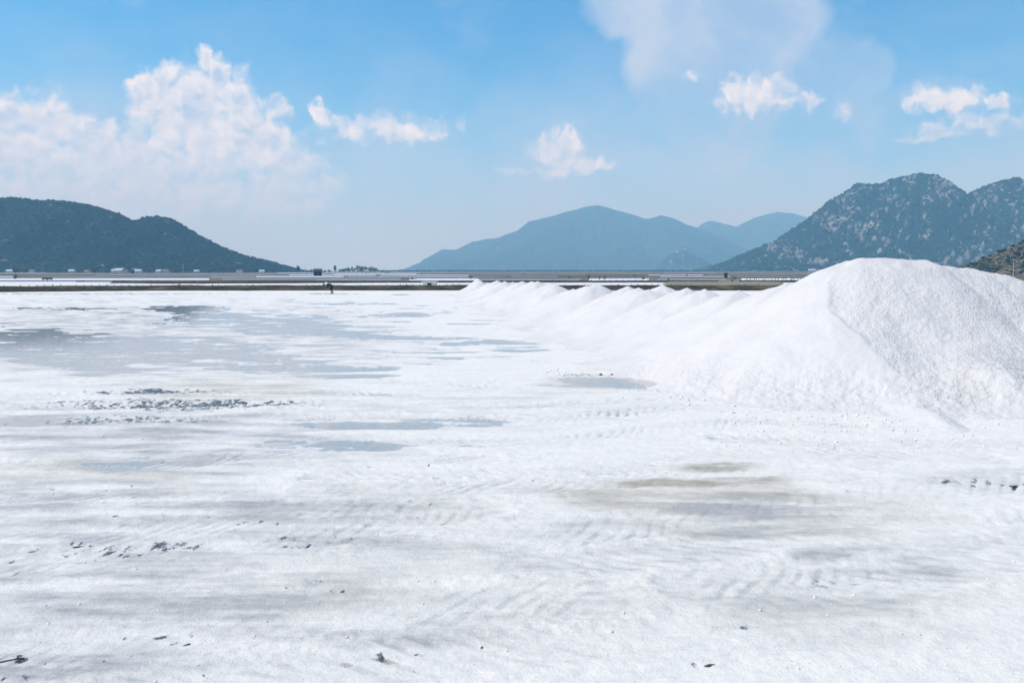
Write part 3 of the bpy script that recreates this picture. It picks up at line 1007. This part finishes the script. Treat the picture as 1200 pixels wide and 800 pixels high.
# ------------------------------------------------------------------ salt crumbs and mud clods
def crumbs():
    r = np.random.default_rng(55)
    P_, S_ = [], []
    # along the toe of the heaps and over the flat
    def add(px, py, s):
        g = on_ground(px, py)
        z = flat_z(g.x, g.y)
        if z < .012: return
        P_.append((g.x, g.y, z + s * .25)); S_.append(s)
    for i in range(900):
        px = r.uniform(-100, 1300)
        py = 430 + 420 * r.uniform(0, 1) ** 1.2
        if perlin(px * .012, py * .03, 5) < -.1: continue
        add(px, py, .005 + .009 * r.uniform(0, 1) ** 3)
    for i in range(900):
        px = r.uniform(840, 1300)
        py = r.normal(488, 18)
        if py < 474: continue
        add(px, py, .009 + .022 * r.uniform(0, 1) ** 3)
    for i in range(260):
        px = r.uniform(640, 860)
        py = 440 + (px - 640) * .16 + r.normal(0, 5)
        add(px, py, .012 + .03 * r.uniform(0, 1) ** 3)
    p = np.array(P_); s = np.array(S_)[:, None] * r.uniform(.7, 1.3, (len(P_), 3)) * np.array([[1.2, 1.2, .8]])
    o = link('salt_crumbs', scatter_mesh('salt_crumbs', ICO1, p, s, r, .3), M['clod'])
    tag(o, 'small white salt crumbs strewn over the crust and heap toes', 'salt crumbs', kind='stuff')
crumbs()

def mud_clod(px, py, L, w, h, rz, label):
    g = on_ground(px, py)
    r = np.random.default_rng(int(px * 7 + py))
    bv, bf = ICO2
    V = bv.copy()
    t = V[:, 0]
    V[:, 1] += .35 * np.sin(t * 2.5)
    V *= 1 + .8 * fbm(V[:, 0] * 2 + px, V[:, 1] * 2.5 + V[:, 2], 4, 3)[:, None]
    V *= np.array([L / 2, w / 2, h])
    me = np_mesh('mud_clod', V, bf)
    o = link('mud_clod', me, M['mud'])
    o.location = (g.x, g.y, flat_z(g.x, g.y))
    o.rotation_euler = (0, 0, rz)
    tag(o, label, 'mud clod', 'dark mud clods on the salt')
mud_clod(12, 776, .22, .022, .010, .5, 'long thin black mud streak lying on the crust, longest of all')
mud_clod(92, 643, .13, .035, .010, .2, 'black mud clod at the end of a wheel rut in grey salt')
mud_clod(219, 758, .06, .02, .010, .6, 'small slanted black mud clod on cream stained salt')
mud_clod(832, 784, .10, .04, .005, .05, 'flat dark mud blot beside the brown stain streak')
mud_clod(1186, 571, .22, .07, .012, .0, 'black mud patch on the crust in front of the huge pile')
mud_clod(135, 608, .06, .03, .012, .2, 'tiny black mud clod alone on pale damp salt')
for (a, b) in ((704, 440), (717, 440.5), (640 + 150, 433)):
    mud_clod(a, b, .12, .10, .05, .4, 'dark lump at the back edge of the puddle by the heap toe')


# ------------------------------------------------------------------ bunds, banks and far pans
def bund(name, path, h, top, foot, mat, label, tufts=0, seed=0, step=1.0, grass_h=.3, zb=-.4):
    pts = [Vector((a, b, 0)) for a, b in path]
    P2 = []
    for i in range(len(pts) - 1):
        n = max(1, int((pts[i + 1] - pts[i]).length / step))
        for k in range(n): P2.append(pts[i].lerp(pts[i + 1], k / n))
    P2.append(pts[-1])
    prof = [(-foot, zb), (-foot * .86, .02), (-top * 1.35, h * .70), (-top, h * .96), (0, h), (top, h * .95), (top * 1.35, h * .7), (foot * .86, .0), (foot, zb)]
    n = len(P2)
    c = np.array([p[:2] for p in P2])
    tang = np.gradient(c, axis=0)
    tang /= np.linalg.norm(tang, axis=1)[:, None] + 1e-9
    nor = np.stack([-tang[:, 1], tang[:, 0]], 1)
    rows = []
    for j, (off, zz) in enumerate(prof):
        w1 = fbm(c[:, 0] * .35 + j * 3, c[:, 1] * .35, 3, 30 + seed)
        w2 = fbm(c[:, 0] * .25 + j * .4, c[:, 1] * .25, 4, 31 + seed)
        o_ = off * (1 + .16 * w1)
        z_ = zz + (h * .20 * w2 if zz > .05 else 0)
        rows.append(np.stack([c[:, 0] + nor[:, 0] * o_, c[:, 1] + nor[:, 1] * o_, z_ + 0 * w1], 1))
    V = np.stack(rows, 0)
    me = np_mesh(name, V.reshape(-1, 3), grid_quads(len(prof), n)[:, ::-1])
    if not tufts:
        return tag(link(name, me, mat, smooth=True), label, 'bund')
    root = empty(name, (float(c[n // 2, 0]), float(c[n // 2, 1]), 0))
    tag(root, label, 'bund')
    b = link('earth', me, mat, root, smooth=True)
    b.matrix_parent_inverse = Matrix.Translation(-root.location)
    r = np.random.default_rng(seed + 100)
    vs, fs = [], []
    for q in range(tufts):
        i = r.integers(0, n); j = r.integers(1, 6)
        p = V[j, i] * .999
        p = V[j, i] + (V[j + 1, i] - V[j, i]) * r.uniform()
        gh = grass_h * r.uniform(.4, 1.2)
        for kk in range(4):
            a = r.uniform(0, 6.28); w = .05
            tip = p + np.array([math.cos(a) * gh * .5, math.sin(a) * gh * .5, gh])
            b0 = p + np.array([math.sin(a) * w, -math.cos(a) * w, -.03]); b1 = p - np.array([math.sin(a) * w, -math.cos(a) * w, .03])
            m0 = len(vs)
            vs += [b0, b1, tip]
            fs.append((m0, m0 + 1, m0 + 2))
    gme = np_mesh('grass_tufts', np.array(vs), np.array(fs))
    g = link('grass_tufts', gme, M['grass'], root)
    g.matrix_parent_inverse = Matrix.Translation(-root.location)
    g['kind'] = 'stuff'
    return root

bund('earth_bund', [(-420, 92), (-160, 106), (-71, 119.5), (-54, 128), (-10, 130), (30, 128.5), (80, 127), (200, 122), (420, 118)], .80, .75, 1.9, M['bund'],
     'long grassy brown earth bund along the back of the salt flat', 2600, 1, 1.0, .22)
bund('earth_bund', [(-95, 205), (-80, 196), (-60, 200), (-30, 212), (20, 216), (52, 217)], .50, .7, 1.8, M['bund_dark'],
     'dark mud bund behind the first flooded pan', 900, 2, 1.6, .2)
bund('earth_bund', [(58, 217), (130, 215), (260, 212)], .55, .8, 2.0, M['bund_dark'], 'dark mud bund with white lumps behind the dry grass bank', 500, 3, 1.6, .25)
bund('earth_bund', [(-420, 236), (-140, 250), (-96, 256), (-60, 262)], .16, .5, 1.3, M['bund_dark'], 'thin dark bund in front of the two carts', 0, 4, 2, zb=-.1)
bund('earth_bund', [(-500, 342), (-120, 352), (0, 345), (90, 338), (300, 345)], .28, .7, 1.6, M['bund'], 'brown bund next back beyond the white sluice box', 0, 5, 3, zb=-.1)
bund('earth_bund', [(-600, 470), (-100, 478), (60, 466), (400, 475)], .26, .8, 1.8, M['bund_dark'], 'faint dark bund in front of the lone dark hut', 0, 6, 4, zb=-.1)
bund('earth_bund', [(-700, 640), (-80, 648), (150, 636), (600, 645)], .28, .8, 1.8, M['bund'], 'faint brown bund behind the lone dark hut', 0, 7, 5, zb=-.1)
bund('earth_bund', [(-900, 880), (0, 870), (800, 885)], .35, 1.0, 2.2, M['bund_dark'], 'farthest faint bund before the tree belt', 0, 8, 8, zb=-.1)

def bank():
    x0, x1, y0, y1 = 13, 46, 131, 206
    nx, ny = 90, 60
    u = np.linspace(0, 1, nx); v = np.linspace(0, 1, ny)
    U, V = np.meshgrid(u, v)
    Y = y0 + V * (y1 - y0)
    xl = 24 + (Y - y0) * .155 + 1.5 * fbm(Y * .1, Y * 0, 3, 41)
    xr = 43.5 + (Y - y0) * .30 + 1.5 * fbm(Y * .1, Y * 0 + 9, 3, 42)
    X = xl + U * (xr - xl)
    e = np.minimum(np.minimum(U, 1 - U) * 14, np.minimum(V * 30, (1 - V) * 20))
    z = -.25 + np.clip(e, 0, 1) * (.66 + .10 * fbm(X * .2, Y * .2, 4, 43)) + .06 * fbm(X * .8, Y * .8, 3, 44)
    me = np_mesh('earth_bank', np.stack([X, Y, z], 2).reshape(-1, 3), grid_quads(ny, nx))
    tag(link('earth_bank', me, M['bank'], smooth=True), 'broad flat bank of dry olive grass behind the salt heaps', 'bank')
bank()

def pan(px0, px1, y0, y1, mat=None, z=.0):
    xa0, xb0 = (px0 - 600) / FPX * y0, (px1 - 600) / FPX * y0
    xa1, xb1 = (px0 - 600) / FPX * y1, (px1 - 600) / FPX * y1
    me = np_mesh('salt_pan', np.array([(xa0, y0, z), (xb0, y0, z), (xb1, y1, z), (xa1, y1, z)], float), np.array([[0, 1, 2, 3]]))
    tag(link('salt_pan', me, mat or M['salt_bright']), kind='structure')
M['salt_grey'] = mat_mix('damp_pan', [(.16, .15, .13), (.27, .25, .22), (.48, .46, .43)], .12, (.2, 1, 1), rough=.45, bump=0)
for a in [(-300, 246, 264, 338), (-300, 90, 226, 240), (480, 560, 262, 330), (690, 760, 232, 330), (868, 1010, 226, 330)]:
    pan(*a)
for a in [(262, 470, 264, 335), (100, 170, 222, 246), (560, 680, 262, 330), (770, 850, 262, 330)]:
    pan(*a, M['salt_grey'])
rp = random.Random(44)
for (y0, y1) in ((388, 464), (520, 632), (700, 860), (930, 1150)):
    x = -250
    while x < 1150:
        w = rp.uniform(40, 150)
        q = rp.random()
        if q < .42:
            a = y0 + (y1 - y0) * rp.uniform(0, .35); b = y1 - (y1 - y0) * rp.uniform(0, .35)
            pan(x, x + w - 6, a, b, M['salt_bright'] if q < .15 else M['salt_grey'], z=.0)
        x += w


# ------------------------------------------------------------------ far things
def place(px, py_base, z=GZ):
    g = on_ground(px, py_base, z)
    return g

def hut(name, loc, w, d, h, wall, roof, label, cat='hut', gable=True, rz=0.0, windows=2, group=None):
    root = empty(name, loc, rz)
    tag(root, label, cat, group)
    MB().box((0, 0, h / 2), (w, d, h)).build('wall', wall, root)
    ov = .08 * w
    if gable:
        rh = .38 * d
        vs_ = [(-w / 2 - ov, -d / 2 - ov, h - .05), (w / 2 + ov, -d / 2 - ov, h - .05), (w / 2 + ov, d / 2 + ov, h - .05), (-w / 2 - ov, d / 2 + ov, h - .05), (-w / 2 - ov, 0, h + rh), (w / 2 + ov, 0, h + rh)]
        MB().poly(vs_, [(0, 1, 5, 4), (2, 3, 4, 5), (0, 4, 3), (1, 2, 5), (3, 2, 1, 0)]).build('roof', roof, root)
    else:
        MB().box((0, 0, h + .06), (w + ov * 2, d + ov * 2, .12)).build('roof', roof, root)
    dw, dh = min(.9, w * .3), min(2.0, h * .75)
    MB().box((0, -d / 2 - .015, dh / 2), (dw, .05, dh)).build('door', M['dark'], root)
    for i in range(windows):
        x = (-1 if i == 0 else 1) * w * .32
        MB().box((x, -d / 2 - .015, h * .6), (w * .14, .05, h * .26)).build('window', M['dark'], root)
    return root

# village at the foot of the left hill
VL = [(86, 319.2, 9, 4.2, 'wall', 'roof2'), (104, 318.4, 8, 3.6, 'wall2', 'roof'), (137, 318.6, 11, 4.5, 'wall', 'roof2'), (142, 317.6, 14, 5.0, 'wall', 'roof2'), (147, 318.9, 10, 4.0, 'wall2', 'roof'),
      (164, 319.6, 10, 4.2, 'wall', 'roof2'), (188, 319.0, 9, 4.0, 'wall2', 'roof2'), (196, 319.2, 9, 4.4, 'wall', 'roof'), (40, 319.0, 9, 3.8, 'wall', 'roof'), (14, 319.0, 10, 3.8, 'wall2', 'roof2'),
      (232, 319.4, 8, 3.6, 'wall', 'roof2'), (282, 319.2, 9, 3.8, 'wall', 'roof'), (308, 319.5, 8, 3.6, 'wall2', 'roof2'), (430, 319.4, 9, 3.4, 'wall', 'roof2'), (950, 318.6, 16, 4.6, 'wall', 'roof2'), (958, 318.5, 14, 4.2, 'wall', 'roof')]
DESC = {('wall', 'roof2'): 'white house with grey tin roof', ('wall', 'roof'): 'white house with red tiled roof', ('wall2', 'roof'): 'cream house with red tiled roof', ('wall2', 'roof2'): 'cream house with grey tin roof'}
for i, (px, pb, w, h, wl, rf) in enumerate(VL):
    g = place(px, max(pb, 318.7))
    Y = min(g.y, 1150 if px < 400 else 1900)
    g = Vector(((px - 600) / FPX * Y, Y, GZ))
    if px < 400: lab = 'small ' + DESC[(wl, rf)] + ' in the village below the scrub hill'; grp = 'houses of the village'
    elif px < 600: lab = 'small white house with grey tin roof under the low wood'; grp = None
    else: lab = 'small ' + DESC[(wl, rf)] + ' below the rocky mountain'; grp = None
    hut('village_house', g, w * .8, w * .6, h * .62, M[wl], M[rf], lab, 'house', True, random.uniform(-.3, .3), 2, grp)

g = place(372.5, 323.0)
hut('field_hut', g, 4.4, 3.6, 2.7, M['dark'], M['tarp'], 'lone dark timber hut standing on the pans beside a tree', 'hut', True, .1, 1)
g = place(850.5, 325.2)
hut('pump_hut', g, 1.25, 1.2, 1.9, M['dark'], M['tarp'], 'tall narrow dark pump hut beyond the dry grass bank', 'hut', False, 0, 0)
g = Vector(((504 - 600) / FPX * 168, 168, -.05))
o = hut('sluice_house', g, 2.7, 1.6, .85, M['concrete'], M['concrete'], 'low whitewashed concrete sluice box in the flooded pan behind the bund', 'sluice box', False, 0, 0)
g = place(483.5, 327.2)
hut('sluice_house', g, 2.6, 1.8, .75, M['wall'], M['wall'], 'tiny white box hut among the far pans', 'sluice box', False, 0, 0)

# two carts under dark tarpaulin
for i, px in enumerate((54.2, 59.6)):
    Y = 268
    root = empty('handcart', ((px - 600) / FPX * Y, Y, .0), .1 * i)
    tag(root, 'handcart under a dark tarpaulin at the far pan edge', 'handcart', 'pair of handcarts')
    MB().box((0, 0, .42), (1.15, 1.5, .30)).build('tray', M['dark'], root)
    MB().box((0, 0, .74), (1.05, 1.35, .34), 0, .72).build('tarpaulin', M['tarp'], root)
    for sx in (-1, 1):
        MB().tube([(sx * .62, .1, .3), (sx * .70, .1, .3)], .3, 14).build('wheel', M['dark'], root)
    MB().tube([(-.3, -.7, .42), (-.3, -1.3, .6), (.3, -1.3, .6), (.3, -.7, .42)], .025, 6).build('handle', M['dark'], root)


def leaf_crown(n, rx, rz, cz, size, r, lumps=9):
    cs = []
    for i in range(lumps):
        a = r.uniform(0, 6.28); q = r.uniform(.15, .75)
        cs.append((math.cos(a) * rx * q, math.sin(a) * rx * q, cz + r.uniform(-.7, .8) * rz, r.uniform(.3, .55)))
    vs, fs = [], []
    for i in range(n):
        c = cs[r.randrange(lumps)]
        d = Vector((r.gauss(0, 1), r.gauss(0, 1), r.gauss(0, 1))).normalized() * (r.random() ** .4)
        p = Vector((c[0] + d.x * rx * c[3], c[1] + d.y * rx * c[3], c[2] + d.z * rz * c[3] * 1.2))
        u = Vector((r.gauss(0, 1), r.gauss(0, 1), r.gauss(0, 1))).normalized(); w = u.orthogonal().normalized()
        s = size * r.uniform(.6, 1.3)
        k = len(vs)
        vs += [p - u * s, p + w * s * .5, p + u * s, p - w * s * .5]
        fs.append((k, k + 1, k + 2, k + 3))
    return vs, fs

def tree(loc, h, rx, label, seed, mat='leaf', group=None, n=420, name='tree', trunk=.4):
    r = random.Random(seed)
    root = empty(name, loc)
    tag(root, label, 'tree', group)
    mb = MB()
    th = h * trunk
    mb.tube([(0, 0, -.2), (.05 * h * r.uniform(-1, 1), 0, th), (.06 * h * r.uniform(-1, 1), .03 * h, h * .8)], [h * .035, h * .026, h * .008], 7)
    for k in range(4):
        a = r.uniform(0, 6.28)
        mb.tube([(0, 0, th * r.uniform(.8, 1.1)), (math.cos(a) * rx * .35, math.sin(a) * rx * .35, th + .22 * h), (math.cos(a) * rx * .6, math.sin(a) * rx * .6, th + .36 * h)], [h * .015, h * .01, h * .004], 5)
    mb.build('trunk', M['bark'], root)
    vs, fs = leaf_crown(n, rx, (h - th) * .55, th + (h - th) * .5, rx * .16, r)
    MB().poly(vs, fs).build('crown', M[mat], root)
    return root

def shrub(loc, h, rx, label, seed, mat='leaf', group=None, n=200):
    r = random.Random(seed)
    root = empty('shrub', loc)
    tag(root, label, 'shrub', group)
    mb = MB()
    for k in range(4):
        a = r.uniform(0, 6.28)
        mb.tube([(0, 0, -.05), (math.cos(a) * rx * .3, math.sin(a) * rx * .3, h * .5), (math.cos(a) * rx * .5, math.sin(a) * rx * .5, h * .8)], [.04 * h, .025 * h, .01 * h], 5)
    mb.build('stem', M['bark'], root)
    vs, fs = leaf_crown(n, rx, h * .5, h * .5, rx * .22, r)
    MB().poly(vs, fs).build('foliage', M[mat], root)
    return root

def far(px, Y, z=GZ): return Vector(((px - 600) / FPX * Y, Y, z))
tree(far(350, 900), 7.6, 2.9, 'lone round tree standing at the foot of the scrub hill', 1)
tree(far(394, 950), 8.0, 2.8, 'upright tree standing just before the low wood', 2)
low_wood = [(404, 3.0), (409, 3.6), (414, 4.6), (419, 6.4), (424, 5.6), (429, 5.2), (434, 5.4), (439, 4.0), (400, 2.6)]
for i, (px, h) in enumerate(low_wood):
    tree(far(px, 1000 + (i % 3) * 25), h + 2.0, 3.6, 'rounded green tree in the low wood beside the tin roofed house', 10 + i, 'leaf', 'trees of the low wood', 320)
for i, (px, h) in enumerate([(360, 3.4), (366, 3.8), (381, 3.2), (387, 3.6), (448, 3.0), (456, 2.6)]):
    tree(far(px, 900 + i * 20), h, 2.4, 'small low tree behind the lone dark hut', 30 + i, 'leaf_dry', 'low trees behind the hut', 220)
for i, (px, Y, h) in enumerate([(20, 700, 4.2), (32, 820, 4.0), (70, 760, 3.6), (112, 700, 3.6), (126, 820, 4.2), (158, 640, 3.0), (176, 760, 3.6), (210, 800, 3.4), (246, 780, 3.2), (262, 900, 4.0), (300, 820, 3.6), (322, 860, 3.8)]):
    tree(far(px, Y), h, h * .6, 'small green tree on the plain before the village', 50 + i, 'leaf', 'trees before the village', 220)
for i, (px, Y, h) in enumerate([(689.5, 300, 1.3), (702.5, 290, .9), (708.5, 290, 1.1), (743, 420, 1.2), (753.5, 290, 1.2), (804.5, 420, 1.0), (860, 300, .9), (783, 240, .8), (857, 222, .7), (667, 320, .8), (552, 310, .9), (20, 300, 1.4)]):
    shrub(far(px, Y), h, h * .55, 'small dark shrub standing alone among the far pans', 80 + i, 'leaf', 'dark shrubs on the far pans', 140)
g = on_ground(381.5, 335.2, .68)
shrub(Vector(((381.8 - 600) / FPX * 130, 130, .66)), .42, .40, 'low dark shrub on the crest of the grassy bund by the worker', 99, 'leaf', None, 260)

# far tree belt along the foot of the distant mountains
r_ = np.random.default_rng(61)
n_ = 2600
px_ = r_.uniform(420, 1120, n_)
Yb = r_.uniform(2300, 2900, n_)
p_ = np.stack([(px_ - 600) / FPX * Yb, Yb, np.full(n_, .6)], 1)
s_ = r_.uniform(2.5, 5.0, n_)[:, None] * np.array([[1.6, 1.2, .75]]) * r_.uniform(.8, 1.2, (n_, 3))
tag(link('tree_belt', scatter_mesh('tree_belt', ICO1, p_, s_, r_, .3), M['woods']), 'far dark belt of trees below the distant mountains', 'woods', kind='stuff')

# salt sacks and posts along the bund at the right
for i in range(16):
    px = 872 + i * 5.2 + random.uniform(-1.5, 1.5)
    Y = 224 + random.uniform(-4, 30)
    bv, bf = ICO2
    V = bv * np.array([.75, .6, .55]) * (1 + .12 * np.random.default_rng(i).uniform(-1, 1, (len(bv), 1)))
    V[:, 2] = np.maximum(V[:, 2], -.1) + .1
    me = np_mesh('salt_mound', V, bf)
    o = link('salt_mound', me, M['clod'], smooth=True)
    o.location = far(px, Y, GZ)
    s = random.uniform(.8, 1.5); o.scale = (s, s, s)
    tag(o, 'little white salt mound behind the dark bund with lumps', 'salt mound', 'little salt mounds')
for i in range(18):
    px = 878 + i * 4.3 + random.uniform(-1.2, 1.2)
    Y = 219 + random.uniform(0, 4)
    root = far(px, Y, GZ)
    h = random.uniform(.9, 1.5)
    o = MB().tube([(0, 0, -.2), (.03, 0, h * .5), (.0, .02, h)], [.09, .08, .06], 7).build('fence_post', M['dark'])
    o.location = root
    tag(o, 'short dark timber post along the mud bund below the rocky mountain', 'post', 'dark posts along the bund')

def mast(px, Y, h, label, arms=True):
    root = empty('utility_pole', far(px, Y))
    tag(root, label, 'pole')
    MB().tube([(0, 0, -.3), (0, 0, h * .6), (0, 0, h)], [h * .013 + .05, h * .011 + .04, h * .008 + .03], 8).build('shaft', M['steel'], root)
    if arms:
        a = MB().box((0, 0, h * .93), (h * .16, .12, .14)).build('crossarm', M['steel'], root)
        for sx in (-1, 1):
            MB().tube([(sx * h * .07, 0, h * .94), (sx * h * .07, 0, h * .97)], .07, 6).build('insulator', M['wall'], a)
mast(358.5, 1000, 13.5, 'thin pale pole rising beside the lone round tree', False)
mast(1185.5, 330, 7.6, 'pale utility pole in front of the bare brown hill')
mast(216, 1100, 12, 'pale utility pole before the village below the hill')


# ------------------------------------------------------------------ the worker
def worker():
    g = on_ground(389.0, 344.3)
    root = empty('person', (g.x, g.y, flat_z(g.x, g.y)), R(25))
    tag(root, 'worker in dark clothes with white headcloth bending over the salt', 'person')
    # bent forward (towards -x), legs apart; joints in metres
    J = {'pel': (0, 0, .88), 'ch': (-.28, 0, 1.08), 'nk': (-.46, 0, 1.10), 'hd': (-.60, 0, 1.08),
         'hl': (.0, .12, .84), 'kl': (-.10, .16, .46), 'al': (.02, .17, .08), 'tl': (-.16, .18, .04),
         'hr': (.0, -.12, .84), 'kr': (-.02, -.18, .46), 'ar': (.10, -.19, .08), 'tr': (-.08, -.20, .04),
         'sl': (-.38, .18, 1.06), 'el': (-.46, .22, .78), 'wl': (-.58, .14, .55), 'fl': (-.62, .10, .47),
         'sr': (-.38, -.18, 1.06), 'er': (-.44, -.24, .78), 'wr': (-.56, -.14, .58), 'fr': (-.60, -.09, .50)}
    rad = {'pel': .155, 'ch': .165, 'nk': .07, 'hd': .095, 'hl': .10, 'kl': .07, 'al': .05, 'tl': .04, 'hr': .10, 'kr': .07, 'ar': .05, 'tr': .04,
           'sl': .075, 'el': .052, 'wl': .04, 'fl': .035, 'sr': .075, 'er': .052, 'wr': .04, 'fr': .035}
    E = [('pel', 'ch'), ('ch', 'nk'), ('nk', 'hd'), ('pel', 'hl'), ('hl', 'kl'), ('kl', 'al'), ('al', 'tl'), ('pel', 'hr'), ('hr', 'kr'), ('kr', 'ar'), ('ar', 'tr'),
         ('ch', 'sl'), ('sl', 'el'), ('el', 'wl'), ('wl', 'fl'), ('ch', 'sr'), ('sr', 'er'), ('er', 'wr'), ('wr', 'fr')]
    names = list(J)
    me = bpy.data.meshes.new('body')
    me.from_pydata([J[n] for n in names], [(names.index(a), names.index(b)) for a, b in E], [])
    o = bpy.data.objects.new('body', me)
    col.objects.link(o)
    md = o.modifiers.new('skin', 'SKIN')
    for i, n in enumerate(names):
        me.skin_vertices[0].data[i].radius = (rad[n], rad[n])
        me.skin_vertices[0].data[i].use_root = (n == 'pel')
    sb = o.modifiers.new('sub', 'SUBSURF'); sb.levels = 2; sb.render_levels = 2
    dg = bpy.context.evaluated_depsgraph_get()
    nm = bpy.data.meshes.new_from_object(o.evaluated_get(dg))
    bpy.data.objects.remove(o)
    nm.name = 'body'
    nm.materials.clear()
    nm.materials.append(M['cloth']); nm.materials.append(M['skin'])
    for p in nm.polygons:
        c = p.center
        if c.x < -.52 and c.z > .9 or (c.z < .60 and c.x < -.5): p.material_index = 1
    b = link('body', nm, None, root, smooth=True)
    # white headcloth with a broad conical brim
    mb = MB()
    n = 16
    prof = [(.0, .17), (.07, .13), (.16, .04), (.24, -.02), (.235, -.03), (.10, .0), (.09, -.10), (.07, -.11)]
    vs_, fs_ = [], []
    for (r0, zz) in prof:
        for k in range(n):
            a = 2 * math.pi * k / n
            vs_.append((r0 * math.cos(a), r0 * math.sin(a), zz))
    for i in range(len(prof) - 1):
        for k in range(n):
            k2 = (k + 1) % n
            fs_.append((i * n + k, i * n + k2, (i + 1) * n + k2, (i + 1) * n + k))
    h = mb.poly(vs_, fs_).build('hat', M['white_cloth'], root, True)
    h.location = (-.64, 0, 1.14); h.rotation_euler = (0, R(-38), 0)
    root.scale = (1.15, 1.15, 1.15)
worker()


# ------------------------------------------------------------------ haze
def haze():
    m = bpy.data.materials.new('haze_air')
    m.use_nodes = True
    t = NT(m.node_tree)
    t.n.clear()
    out = t.node('ShaderNodeOutputMaterial')
    v = t.node('ShaderNodeVolumePrincipled')
    v.inputs['Color'].default_value = (.35, .71, 1.0, 1)
    v.inputs['Absorption Color'].default_value = (1, 1, 1, 1)   # the air scatters, it does not absorb
    v.inputs['Density'].default_value = 2.0e-4
    v.inputs['Anisotropy'].default_value = 0.0
    t.put(out.inputs['Volume'], v.outputs[0])
    zt = 660.0
    o = MB().box((0, 5900, (zt - 3) / 2), (26000, 13000, zt + 3)).build('haze', m)
    tag(o, 'thin blue haze hanging over the whole plain', 'haze', kind='stuff')
haze()
